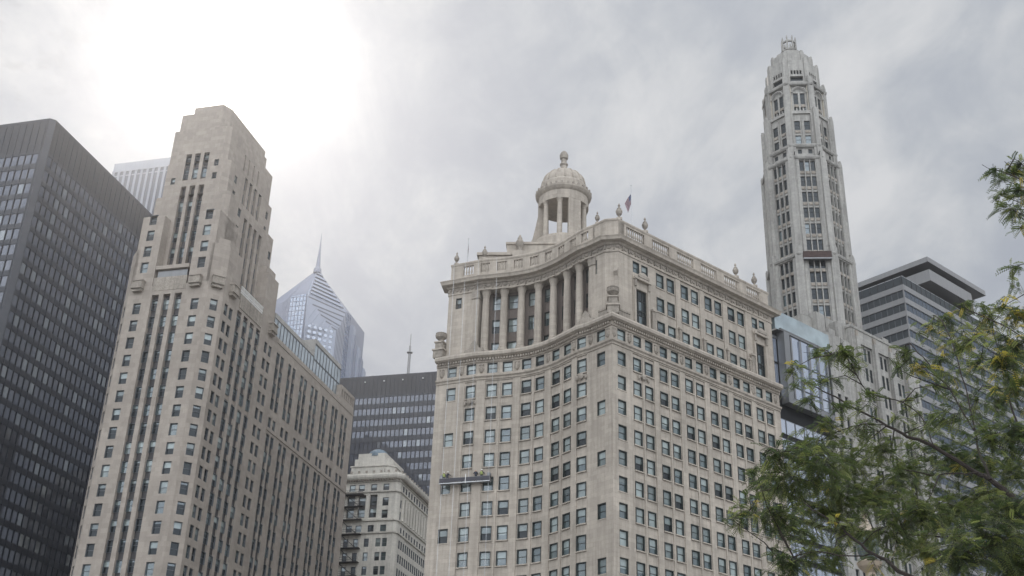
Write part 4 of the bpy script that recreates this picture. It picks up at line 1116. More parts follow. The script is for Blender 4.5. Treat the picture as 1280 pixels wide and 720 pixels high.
# ================================================================== hotel glass extension
HF = Fr((14.5, 151.8), 50)
def hotel():
    p = HF.w(0, 38)
    root = thing('hotel_building', 'slim glass hotel addition squeezed between domed block and octagonal tower base', 'building', (p.x, p.y, 0))
    W = Wins(); mb = MB()
    a0 = 1.2
    pp = HF.poly([(20, 37.85), (a0, 37.85), (a0, 52.5), (20, 52.5)]); e = edges(pp)
    r = []
    blockw(mb, pp, 0, 84.6, 'panel_grey', {1: [(0.2, 14.5, 10, 84.2, -.2, 'interior')]})
    mb.build('wall', root)
    k = 0; z = 70.2
    while z > 12:
        for i in range(6): W.add(e[1], .35 + 2.4 * (i + .5), z - 2.55, 2.3, 2.5, -.1, 'hotel_glass', None, 'pane')
        sp = MB(); z -= 3.3
    W.add(e[1], 1.0, 79.9, 1.6, 4.9, -.1, 'hotel_glass', None, 'pane'); W.add(e[1], 1.0, 74.0, 1.6, 5.6, -.1, 'hotel_glass', None, 'pane')
    bm_ = MB()   # projecting bay
    q = HF.poly([(a0, 39.8), (-.25, 39.8), (-.25, 52.4), (a0, 52.4)]); e2 = edges(q)
    wall(bm_, e2[0], 72.6, 85.2, 'panel_grey'); wall(bm_, e2[2], 72.6, 85.2, 'panel_grey')
    wall(bm_, e2[1], 72.6, 85.2, 'panel_grey', [(1.5, 12.45, 73.6, 84.95, -.25, 'interior')])
    bm_.face([(v.x, v.y, 72.6) for v in reversed(q)], 'panel_grey'); bm_.face([(v.x, v.y, 85.2) for v in q], 'roofing')
    bay = bm_.build('projecting_bay', root); WB = Wins()
    for i, u in enumerate((3.0, 5.4, 7.8, 10.2)):
        for z0, h in ((73.7, 2.0), (75.8, 4.3), (80.2, 4.65)):
            WB.add(e2[1], u + .1, z0, 2.05, h, -.12, 'hotel_glass', None, 'pane')
    fm = MB()
    for u in (1.75, 4.25, 6.65, 9.05, 11.55): pbox(fm, e2[1], u, .34, -.2, .12, 73.6, 84.6, 'panel_grey')
    fm.build('mullion', bay); WB.finish(bay)
    cn = MB(); cn.prism(HF.poly([(7, 39.2), (-.1, 39.2), (-.1, 52.4), (7, 52.4)]), 85.2, 85.6, 'soffit')
    cn.build('terrace_slab', root)
    sc = MB(); q = Path([tuple(HF.w(3.5, 38.2)), tuple(HF.w(.2, 38.2)), tuple(HF.w(.2, 53.2))])
    sweep(sc, q, [(0, 85.3), (.06, 85.3), (.06, 88.8), (0, 88.8)], 'screen_glass')
    for u in (3.5, 5.4, 8.4, 11.4, 14.2, 17): pbox(sc, q, min(u, q.L - .1), .12, -.1, .0, 85.2, 88.9, 'aluminium')
    sc.build('glass_screen', root)
    for i in range(9):
        q2 = HF.w(.6, 41.5 + i * 1.1); t = MB(); t.box(q2.x - .12, q2.x + .12, q2.y - .12, q2.y + .12, 84.0, 85.0 + .3 * (i % 3), 'iron')
    W.finish(root, 100)
hotel()

# ================================================================== octagonal terracotta tower on its base block
def octagon():
    cx, cy = 57.45, 201.6
    root = thing('octagonal_tower', 'slender white terracotta octagonal tower with stepped crown, tallest thing on the right', 'building', (cx, cy, 0))
    S = 'terracotta'; W = Wins(); mb = MB()
    def octp(Rr, rot=5): return [(cx + Rr * math.cos(R(-rot + 22.5 + 45 * k)), cy + Rr * math.sin(R(-rot + 22.5 + 45 * k))) for k in range(8)]
    def stage(Rr, z0, z1, wins, bay=None, m=S, wd=.42):
        pp = octp(Rr); e = edges(pp)
        for i, p in enumerate(e):
            r = []; L = p.L
            if bay:
                r.append((L / 2 - bay / 2, L / 2 + bay / 2, z0 + (.0), z1 - .5, -.35, 'terracotta'))
            for n, pitch, w_, h, zts in wins:
                for z in zts:
                    for k in range(n):
                        u = L / 2 + (k - (n - 1) / 2) * pitch
                        r.append((u - w_ / 2, u + w_ / 2, z - h, z, -.65, 'interior')); W.add(p, u, z - h, w_, h, -.55, 'fixed')
                        if h > 1.3: r.append((u - w_ / 2 + .08, u + w_ / 2 - .08, z - h - .75, z - h - .15, -.2, 'carved'))
            wall(mb, p, z0, z1, m, r)
        cap(mb, pp, z1, S)
        return e
    f3 = lambda zs: [(3, 1.08, .9, 2.25, zs)]
    stage(8.35, 90, 109.2, f3([105.6 + .05 - 3.5 * k for k in range(-0, 5)] + [108.6]), 3.5)
    stage(7.95, 109.2, 131.0, f3([130.3 - 3.52 * k for k in range(6)]), 3.4)
    stage(7.35, 131.0, 134.2, [(2, 2.0, .8, 1.0, [133.4])], 3.5)
    stage(6.9, 134.2, 142.6, [(2, 1.95, 1.15, 2.2, [140.5, 137.0])], 3.5)
    stage(6.35, 142.6, 149.9, [(2, 1.35, .95, 2.7, [147.6]), (4, .65, .38, 1.1, [144.2])], 3.2, 'terracotta_tan')
    stage(5.45, 149.9, 156.4, [(4, .6, .4, 1.0, [153.8]), (1, 0, 2.6, 1.2, [152.3])])
    stage(4.45, 156.4, 159.2, []); stage(3.2, 159.2, 160.6, []); stage(1.8, 160.6, 162.0, [(3, .4, .22, .7, [161.4])])
    mb.build('wall', root)
    tr = MB()
    def corners(Rr, z0, z1, w, over=.5, m=S, capm='carved', both=True):
        for i, p in enumerate(octp(Rr)):
            ang = math.atan2(p[1] - cy, p[0] - cx); t = MB()
            t.box(-.6, .16, -w / 2, w / 2, z0, z1, m); t.box(-.4, .10, -w / 2 + .12, w / 2 - .12, z1 - .1, z1 + over * .8, m)
            tr.add(t, Matrix.Translation((p[0], p[1], 0)) @ Matrix.Rotation(ang, 4, 'Z'))
    corners(8.35, 88, 110.6, 1.5, .5); corners(7.95, 111.1, 132.0, 1.25, .5); corners(7.2, 131, 142.9, 1.1, .6); corners(6.35, 142.6, 151.2, 1.3, .5)
    corners(5.4, 150, 156.6, .9, .6); corners(4.4, 156, 159.2, .8, .5)
    for Rr, z in ((8.6, 109.2), (8.1, 130.9), (7.45, 134.1), (6.75, 142.5), (6.7, 149.6)):
        pp = loop(octp(Rr)); sweep(tr, pp, [(-.6, z - .3), (.0, z - .25), (.10, z), (.14, z + .2), (.02, z + .35), (-.6, z + .5)], S)
    tr.build('buttress', root)
    # vertical mullions between windows
    vm_ = MB()
    for Rr, z0, z1, offs in ((8.35, 90, 108.6, (-1.62, -.54, .54, 1.62)), (7.95, 109.6, 130.6, (-1.62, -.54, .54, 1.62)), (6.9, 134.6, 141.5, (-1.9, 0, 1.9))):
        for p in edges(octp(Rr)):
            for o in offs: pbox(vm_, p, p.L / 2 + o, .17, -.45, -.08, z0, z1, S)
    vm_.build('mullion', root)
    for p in edges(octp(6.35)):   # arch heads over the paired windows
        ar = MB()
        d = p.dir(1); n = Vector((d.y, -d.x)); c = p.at(p.L / 2)
        pts = [(*(c + d * (1.45 * math.cos(R(a))) + n * .08), 147.5 + 1.35 * math.sin(R(a))) for a in range(0, 181, 20)]
        ar.tube(pts, [.16] * len(pts), S, 5); ar.build('arch_head', root)
    ln = MB(); ln.lathe((cx, cy, 0), [(2.0, 161.9), (1.75, 162.1), (1.6, 162.4)], S, 8, True, R(17.5))
    for k in range(8):
        a = R(17.5 + 45 * k); x, y = cx + 1.45 * math.cos(a), cy + 1.45 * math.sin(a)
        ln.tube([(x, y, 162), (x, y, 165.3), (x, y, 165.9)], [.2, .17, .06], S, 6)
    ln.lathe((cx, cy, 0), [(1.25, 164.2), (1.6, 164.25), (1.6, 164.6), (1.25, 164.65), (1.25, 164.2)], S, 8, False, R(17.5))
    ln.build('lantern', root)
    # base block
    bb = MB(); e = None
    def bp(a0, a1, b0, b1): return HF.poly([(a1, b0), (a0, b0), (a0, b1), (a1, b1)])
    pp = bp(0, 24, 60.2, 77.6); e = edges(pp); r = []
    zt = [89.8 - 3.75 * k for k in range(22)]
    for j, b0 in enumerate((62.5, 67.6, 72.7)):
        r.append((b0 - 60.2 - .15, b0 - 60.2 + 3.9, 6, 90.2, -.35, S))
        for k in range(3):
            u = b0 - 60.2 + .6 + k * 1.3
            for z in zt: r.append((u - .42, u + .42, z - 2.5, z, -.6, 'interior')); W.add(e[1], u, z - 2.5, .84, 2.5, -.5, 'fixed')
    for i, p in enumerate(e): wall(bb, p, 0, 93.0, S, r if i == 1 else ())
    cap(bb, pp, 93.0)
    pp = bp(.3, 24, 77.6, 81.5); e4 = edges(pp); r = []
    for z in zt[1:]:
        for u in (1.0, 2.6): r.append((u - .4, u + .4, z - 2.4, z, -.4, 'interior')); W.add(e4[1], u, z - 2.4, .8, 2.4, -.3, 'fixed')
    blockw(bb, pp, 0, 89.3, S, {1: r})
    pp = bp(.4, 24, 52.6, 60.2); e4 = edges(pp); r = []
    for z in zt[3:]:
        for u in (2.6, 4.6): r.append((u - .5, u + .5, z - 2.4, z, -.4, 'interior')); W.add(e4[1], u, z - 2.4, 1.0, 2.4, -.3, 'fixed')
    blockw(bb, pp, 0, 89.6, S, {1: r})
    for (a0, a1, b0, b1, z) in ((3.2, 6, 50.5, 53.6, 93.2), (2.2, 5.2, 53.2, 55.6, 94.2), (1.6, 4, 55.8, 57.6, 91.6), (4.5, 10, 47.0, 52.0, 92.3), (2.0, 5.5, 73.5, 75.5, 95.6), (2.2, 4.2, 68.0, 70.2, 94.4), (3, 20, 57, 75, 94.6), (1.2, 3.2, 58, 60.5, 93.6)):
        blockw(bb, bp(a0, a1, b0, b1), 80, z, S)
    bb.build('base_block', root)
    bt = MB()
    for b0 in (61.6, 67.0, 72.1, 77.1): pbox(bt, e[1], b0 - 60.2, 1.0, 0, .45, 6, 91.2, S); pbox(bt, e[1], b0 - 60.2, .7, 0, .3, 91.2, 92.4, 'carved')
    sweep(bt, Path([tuple(HF.w(4, 60.2)), tuple(HF.w(0, 60.2)), tuple(HF.w(0, 77.6)), tuple(HF.w(4, 77.6))]), [(-.5, 92.6), (.15, 92.7), (.2, 93.1), (.0, 93.3), (-.5, 93.3)], S)
    bt.build('base_pilaster', root)
    W.finish(root)
    # work platform hanging on the tower
    pp = octp(7.95); p = edges(pp); front = min(p, key=lambda q: q.at(q.L / 2).y)
    b = MB(); L = front.L / 2
    pbox(b, front, L, 5.2, .55, 1.35, 107.7, 107.95, 'panel_grey'); pbox(b, front, L, 5.2, 1.3, 1.36, 107.95, 109.3, 'maroon'); pbox(b, front, L, 5.2, .55, .6, 107.95, 109.0, 'maroon')
    for x in (-2.55, 2.55): pbox(b, front, L + x, .06, .55, 1.36, 107.95, 109.2, 'maroon')
    for x in (-1.2, .3, 1.5): pbox(b, front, L + x, .5, .7, 1.1, 107.95, 108.7, 'spandrel_brown')
    o = b.build('work_platform'); tag(o, 'maroon screened work platform hanging on the white octagonal tower', 'work platform')
    b = MB()
    for x in (-2.4, 2.4):
        q = front.at(L + x, .95); b.tube([(q.x, q.y, 107.9), (q.x, q.y, 131.5)], [.03, .03], 'iron', 4)
        pbox(b, front, L + x, .15, -1.0, 1.1, 131.5, 131.65, 'iron')
    o2 = b.build('suspension_cable', None); o2.parent = o
octagon()

# ================================================================== banded office block on the right
def banded():
    O = (84.56, 226.8)
    root = thing('office_building', 'office block with ribbon windows and broad flat roof slabs behind the tree', 'building', O + (0,))
    f = Fr(O, 49.5); W = Wins(); mb = MB()
    S = 'panel_light'
    f2 = Fr((92.8, 232.1), 50)
    poly = f.poly([(40, 0), (0, 0), (0, 75), (40, 75)]); e = edges(poly)
    zt = [119.45 - 3.12 * k for k in range(30)]
    for i, p in enumerate(e):
        r = []
        for z in zt:
            if z < 12: continue
            if i in (0, 1):
                r.append((.12 if i == 1 else 0, p.L - (.12 if i == 0 else 0), z - 1.85, z, -.35, 'interior'))
                if i == 1:
                    for k in range(50): W.add(p, .9 + 1.5 * k, z - 1.85, 1.46, 1.85, -.2, 'ribbon_glass')
                else:
                    for k in range(10): W.add(p, p.L - .9 - 1.5 * k, z - 1.85, 1.46, 1.85, -.2, 'glass_dark')
        wall(mb, p, 0, 120.7, S, r)
    cap(mb, poly, 120.7); mb.build('wall', root)
    rl = MB(); q = Path([tuple(f.w(40, .1)), tuple(f.w(.1, .1)), tuple(f.w(.1, 75))])
    sweep(rl, q, [(-.04, 120.8), (0, 120.8), (0, 122.7), (-.04, 122.7)], 'glass_dark'); sweep(rl, q, [(-.06, 122.7), (.04, 122.7), (.04, 122.82), (-.06, 122.82)], 'aluminium')
    u = .6
    while u < q.L: pbox(rl, q, u, .14, -.12, .06, 120.7, 122.8, 'iron'); u += 1.95
    rl.build('glass_railing', root)
    up = MB()
    up.prism(f2.poly([(40, 0), (0, 0), (0, 17.6), (40, 17.6)]), 124.7, 127.5, S, 'soffit')
    up.prism(f2.poly([(40, 4), (4, 4), (4, 15), (40, 15)]), 120.7, 124.7, 'panel_grey')
    up.prism(f2.poly([(36, 3.5), (3.5, 3.5), (3.5, 22), (36, 22)]), 127.5, 129.45, 'soffit')
    up.build('upper_storey', root)
    rs = MB(); rs.prism(f2.poly([(42, 0), (0, 0), (0, 24.7), (42, 24.7)]), 129.45, 130.7, 'panel_light', 'soffit'); rs.build('roof_slab', root)
    rs = MB(); rs.prism(f2.poly([(6, 17.7), (.6, 17.7), (.6, 19.0), (6, 19.0)]), 123, 127.7, 'spandrel_brown'); rs.build('stair_panel', root)
    W.finish(root)
banded()

# ================================================================== work platform on the curved front, with its crew
def platform():
    L = Vector((-9.75, 168.0)); Rr = Vector((-2.3, 165.55)); z0 = 54.1
    P = Path([tuple(L), tuple(Rr)])
    root = thing('work_platform', 'long grey work platform hanging on the curved limestone front with crew aboard', 'work platform', (L.x, L.y, z0))
    fl = MB(); pbox(fl, P, P.L / 2, P.L, -.8, .02, z0, z0 + .12, 'aluminium'); fl.build('deck', root)
    rl = MB()
    for off in (-.8, 0):
        for z in (.25, .5, .8): sweep(rl, P, [(off - .02, z0 + z), (off + .02, z0 + z), (off + .02, z0 + z + .04), (off - .02, z0 + z + .04)], 'panel_grey')
        for k in range(9): pbox(rl, P, P.L * k / 8 + (.03 if k == 0 else -.03 if k == 8 else 0), .05, off - .03, off + .03, z0 + .1, z0 + .84, 'panel_grey')
    pbox(rl, P, P.L / 2 + .2, .08, -.06, .06, z0 - .1, z0 + 1.3, 'white_paint')
    rl.build('railing', root)
    nt_ = MB(); pbox(nt_, P, P.L / 2, P.L - .1, .025, .035, z0 + .2, z0 + .78, 'netting'); nt_.build('safety_netting', root)
    for u in (.25, P.L - .25):
        h = MB(); pbox(h, P, u, .35, -.75, -.1, z0 + .12, z0 + 1.3, 'panel_grey'); pbox(h, P, u, .5, -.6, -.2, z0 + .9, z0 + 1.35, 'panel_grey'); h.build('hoist', root)
    for u in (.3, 2.2, P.L * .5 + .5, P.L - .3):
        c = MB(); q = P.at(u, -.35); c.tube([(q.x, q.y, 20), (q.x, q.y, 88.0), (q.x - .1, q.y + .3, 91.0), (q.x - .1, q.y + 1.4, 91.9)], [.028] * 4, 'aluminium', 4); c.build('rope', root)
    # crew: one continuous body mesh each, helmets and vests as children
    def body(pose):
        j = {'pel': (0, 0, .95), 'ches': (.02, -.06, 1.32), 'neck': (.02, -.08, 1.47), 'head': (.02, -.12, 1.62), 'crown': (.02, -.12, 1.72),
             'kl': (-.12, -.04, .5), 'fl': (-.13, .02, .06), 'tl': (-.13, -.14, .03), 'kr': (.12, .02, .5), 'fr': (.14, .08, .06), 'tr': (.14, -.08, .03),
             'sl': (-.19, -.06, 1.40), 'el': (-.30, -.14 - .1 * pose, 1.16), 'wl': (-.22, -.42, 1.12 + .25 * pose), 'hl': (-.20, -.50, 1.14 + .28 * pose),
             'sr': (.21, -.06, 1.40), 'er': (.32, -.12, 1.15), 'wr': (.20, -.40, 1.08 + .4 * (1 - pose)), 'hr': (.18, -.48, 1.1 + .42 * (1 - pose))}
        r = {'pel': .15, 'ches': .17, 'neck': .065, 'head': .10, 'crown': .075, 'kl': .075, 'fl': .055, 'tl': .045, 'kr': .075, 'fr': .055, 'tr': .045, 'sl': .075, 'el': .05, 'wl': .035, 'hl': .04,
             'sr': .075, 'er': .05, 'wr': .035, 'hr': .04}
        E_ = [('pel', 'ches'), ('ches', 'neck'), ('neck', 'head'), ('head', 'crown'), ('pel', 'kl'), ('kl', 'fl'), ('fl', 'tl'), ('pel', 'kr'), ('kr', 'fr'), ('fr', 'tr'),
              ('ches', 'sl'), ('sl', 'el'), ('el', 'wl'), ('wl', 'hl'), ('ches', 'sr'), ('sr', 'er'), ('er', 'wr'), ('wr', 'hr')]
        k = list(j); me = bpy.data.meshes.new('person'); me.from_pydata([j[x] for x in k], [(k.index(a), k.index(b)) for a, b in E_], [])
        o = bpy.data.objects.new('tmp_person', me); COL.objects.link(o)
        sk = o.modifiers.new('s', 'SKIN'); sv = me.skin_vertices[0].data
        for i, x in enumerate(k): sv[i].radius = (r[x], r[x]); sv[i].use_root = (x == 'pel')
        ss = o.modifiers.new('d', 'SUBSURF'); ss.levels = 1
        dg = bpy.context.evaluated_depsgraph_get(); m = bpy.data.meshes.new_from_object(o.evaluated_get(dg)); bpy.data.objects.remove(o)
        m.materials.clear(); m.materials.append(MATS['clothes']); m.materials.append(MATS['skin'])
        for f in m.polygons:
            c = f.center; f.material_index = 1 if (c.z > 1.5 or c.y < -.44) else 0
            f.use_smooth = True
        return m
    bm_ = [body(0), body(1)]
    hm = MB(); hm.lathe((.02, -.12, 1.64), [(.17, 0), (.135, .02), (.13, .08), (.09, .14), (.02, .165)], 'helmet', 12); hme = hm.mesh('helmet')
    vm_ = MB(); vm_.lathe((.01, -.04, .98), [(.20, 0), (.21, .15), (.215, .35), (.17, .46), (.09, .50)], 'vest', 12); vme = vm_.mesh('vest')
    spec = [(.55, 'worker at the left end of the platform in a yellow vest and pale helmet', 0, 1, 1, 20), (1.1, 'worker second from the left end of the platform, pale helmet, dark jacket', 1, 1, 0, -25),
            (P.L - 2.3, 'bareheaded worker in dark clothes right of the platform centre', 0, 0, 0, 30), (P.L - 1.45, 'worker in white helmet next to the right hoist of the platform', 1, 1, 1, -10)]
    for u, lab, ps, hel, ves, rz in spec:
        q = P.at(u, -.42); o = bpy.data.objects.new('person', bm_[ps]); COL.objects.link(o)
        o.location = (q.x, q.y, z0 + .125); o.rotation_euler = (0, 0, R(rz + 160)); tag(o, lab, 'person', 'crew on the hanging platform'); o.scale = (1.06,) * 3
        for ok, m in ((hel, hme), (ves, vme)):
            if ok: c = bpy.data.objects.new(m.name.split('.')[0], m); COL.objects.link(c); c.parent = o
platform()

# ================================================================== flagpoles on the limestone roof
def flagpole(x, y, z0, z1, label, flag=None):
    root = thing('flagpole', label, 'flagpole', (x, y, z0), 'flagpoles on the limestone roof')
    t = MB(); t.lathe((x, y, z0), [(.16, 0), (.12, .3), (.09, .4), (.045, z1 - z0 - .2), (.045, z1 - z0 - .1)], 'aluminium', 8); t.build('pole', root)
    t = MB(); t.lathe((x, y, z1 - .15), [(.02, 0), (.1, .08), (.1, .16), (.02, .24)], 'aluminium', 8); t.build('ball_finial', root)
    if flag:
        top, w, dr, side = flag; nx, nz = 14, 10; mb = MB()
        def P(i, j):
            s_ = i / nx; v = j / nz
            return (x + side * (w * s_ * (.55 - .25 * v)) + .02, y + .16 * math.sin(s_ * 9 + v * 2) * s_, top - v * dr * .62 - s_ ** 1.2 * dr * .62)
        for i in range(nx):
            for j in range(nz):
                m = 'flag_blue' if (i < 6 and j < 5) else ('flag_red' if j % 2 == 0 else 'flag')
                mb.face([P(i, j + 1), P(i + 1, j + 1), P(i + 1, j), P(i, j)], m)
        mb.build('flag', root)
flagpole(-7.51, 171.84, 88.4, 97.6, 'bare thin flagpole at the left end of the limestone roof', (97.2, .35, 2.6, .6))
flagpole(18.0, 157.0, 88.4, 99.8, 'flagpole with a drooping striped flag above the roof corner', (98.3, 1.9, 2.9, -1))

# ================================================================== ornamental street lamp behind the tree
def lamp():
    x, y = 7.15, 22.9
    root = thing('street_lamp', 'tan ornamental street lamp half hidden behind the tree branches', 'street lamp', (x, y, 0))
    t = MB(); t.lathe((x, y, 0), [(.38, 0), (.38, .25), (.28, .4), (.24, 1.1), (.16, 1.3), (.12, 3.5), (.09, 6.9), (.14, 7.0), (.10, 7.15), (.10, 7.35)], 'lamp_metal', 14); t.build('post', root)
    t = MB(); t.lathe((x, y, 7.35), [(.10, 0), (.22, .12), (.25, .2), (.17, .25)], 'lamp_metal', 12); t.build('collar', root)
    t = MB(); t.lathe((x, y, 7.58), [(.14, 0), (.21, .18), (.23, .42), (.17, .56)], 'blind_warm', 12); t.build('globe', root)
    t = MB(); t.lathe((x, y, 8.12), [(.25, 0), (.2, .08), (.08, .2), (.05, .32), (.07, .38), (.01, .48)], 'lamp_metal', 12); t.build('cap', root)
lamp()

# ================================================================== honey locust tree
BL = [(2.41,12.22,5.23,0.096,0.5),(2.83,13.38,5.67,0.173,1.0),(2.93,12.64,5.46,0.228,1.2),(3.35,13.51,5.53,0.215,1.0),(3.1,13.66,6.1,0.199,1.0),(2.83,11.42,5.43,0.25,1.2),(2.73,11.23,5.65,0.165,1.0),(3.8,14.36,6.82,0.297,1.0),(2.7,12.24,5.78,0.107,0.6),(2.93,12.09,4.75,0.191,1.0),(3.9,14.98,5.64,0.303,1.0),(3.61,12.88,5.01,0.233,0.7),(3.37,14.46,5.49,0.104,0.5),(3.77,12.86,5.37,0.207,0.8),(3.53,13.6,7.58,0.144,0.7),(3.15,11.69,6.59,0.141,0.7),(3.89,13.49,7.4,0.164,0.8),(4.23,14.36,8.12,0.165,0.9),(4.02,12.99,7.56,0.16,1.0),(4.38,13.79,7.76,0.138,0.8),(3.77,13.68,7.21,0.134,0.6),(3.35,11.27,6.2,0.136,0.6),(3.98,13.98,8.02,0.096,0.5),(3.87,13.31,6.66,0.259,0.8),(3.8,12.12,6.32,0.201,0.7),(3.15,11.19,5.53,0.248,1.1),(4.38,14.31,6.66,0.32,1.0),(4.37,13.13,6.41,0.257,0.8),(4.04,13.8,6.03,0.355,1.1),(4.59,14.3,6.2,0.371,1.1),(3.75,13.86,5.84,0.303,1.1),(4.41,14.53,5.8,0.277,0.7),(4.25,12.68,5.38,0.328,1.0),(5.23,14.92,6.62,0.392,1.1),(4.64,12.86,5.58,0.336,1.2),(5.68,15.61,5.86,0.405,1.1),(5.9,15.17,6.29,0.4,1.2),(4.22,10.79,4.59,0.283,1.2),(4.58,10.89,4.78,0.289,1.2),(4.91,11.28,4.66,0.299,1.2),(6.49,15.49,6.62,0.355,1.2),(5.5,12.46,5.49,0.306,1.2),(4.52,14.05,5.33,0.226,0.5),(3.94,12.08,6.54,0.184,0.6),(4.86,13.18,7.66,0.155,0.9),(4.73,12.45,7.17,0.146,0.8),(4.43,12.33,7.07,0.086,0.6),(5.24,13.53,7.4,0.211,0.7),(5.0,13.62,7.23,0.147,0.5),(6.04,15.27,8.52,0.192,0.8),(5.54,14.04,8.43,0.168,0.8),(6.3,15.33,9.21,0.185,0.9),(6.19,14.91,8.61,0.214,0.8),(6.39,15.7,8.49,0.247,0.8),(5.32,14.05,7.09,0.238,0.6),(4.46,11.12,6.06,0.19,0.7),(5.4,15.24,7.64,0.186,0.5),(5.79,15.76,7.26,0.335,0.9),(6.05,15.27,7.1,0.351,1.0),(5.6,13.28,7.12,0.25,0.7),(6.09,14.02,7.93,0.246,0.8),(4.86,11.26,7.02,0.163,0.9),(6.29,14.7,9.11,0.143,0.8),(5.91,13.17,8.17,0.171,1.0),(5.33,11.54,7.5,0.113,0.8),(4.54,10.44,5.6,0.244,0.9),(6.24,14.87,6.86,0.286,1.0),(6.92,15.46,6.97,0.336,1.0),(4.79,10.49,5.67,0.231,1.0),(6.45,14.43,7.6,0.285,0.9),(5.71,12.19,6.89,0.244,1.0),(4.92,10.84,6.57,0.209,1.0),(5.48,11.53,7.07,0.234,1.1),(6.71,14.1,8.68,0.231,1.1),(7.09,14.61,9.39,0.109,0.6),(4.91,10.14,7.26,0.051,0.3),(4.99,10.44,8.57,0.073,0.7),(5.25,10.79,8.68,0.103,0.9),(5.78,11.61,9.33,0.132,1.0),(5.91,11.58,9.41,0.123,1.0),(5.04,10.46,8.28,0.054,0.4),(5.07,10.37,8.05,0.08,0.7),(5.39,10.85,8.34,0.112,1.0),(5.3,10.47,8.32,0.137,1.0),(5.68,11.47,8.48,0.069,0.5)]
BR = {'A':([(6.53,12.61,4.45),(5.91,13.05,5.72),(5.67,13.28,6.12),(5.6,13.44,6.26),(5.22,13.72,6.67),(5.0,13.93,6.87),(4.82,14.12,7.06),(4.43,14.37,7.45),(4.18,14.57,7.7),(4.0,14.75,7.9)],0.075),'B':([(5.34,12.51,5.86),(5.33,12.64,6.23),(5.36,12.76,6.53),(5.38,12.88,7.12),(5.35,13.02,7.77),(5.33,13.16,8.1)],0.035),'C':([(5.39,12.92,6.08),(5.17,13.14,6.13),(4.97,13.34,6.18),(4.77,13.55,6.31)],0.022),'D':([(5.26,12.54,6.45),(5.13,12.72,7.0),(4.99,12.91,7.41),(4.87,13.08,7.74)],0.022),'E':([(5.42,11.6,3.98),(4.24,12.21,4.68),(4.07,12.39,4.88),(3.98,12.54,5.0),(3.77,12.73,5.26),(3.72,12.87,5.41),(3.53,13.05,5.6),(3.41,13.21,5.77),(3.19,13.38,5.99)],0.05),'F':([(6.84,12.9,4.43),(5.97,13.45,5.12),(5.73,13.69,5.38),(5.3,13.99,5.61),(4.74,14.32,5.75),(4.14,14.63,5.87),(3.41,14.93,6.14)],0.04),'G':([(6.48,10.57,5.92),(5.94,11.02,7.79),(5.86,11.2,8.57),(5.78,11.38,9.03),(5.72,11.54,9.24),(5.62,11.72,9.41)],0.04),'H':([(4.46,13.06,6.66),(4.25,13.26,6.75),(4.01,13.45,6.72),(3.67,13.68,6.62),(3.37,13.88,6.58)],0.016),'I':([(4.98,13.08,6.44),(4.93,13.23,6.87),(4.73,13.43,7.15),(4.47,13.65,7.33),(4.32,13.82,7.83),(4.17,13.99,7.99)],0.016),'J':([(6.62,12.34,5.5),(6.0,12.78,6.35),(5.91,12.96,7.0),(5.93,13.08,7.57),(5.97,13.19,8.16)],0.04),'K':([(3.87,12.2,4.91),(3.65,12.39,4.93),(3.29,12.62,5.02),(3.06,12.8,4.93)],0.018),'L':([(6.24,11.97,7.1),(5.96,12.25,7.41),(5.82,12.45,7.7),(5.68,12.64,7.91),(5.5,12.85,8.15)],0.02)}

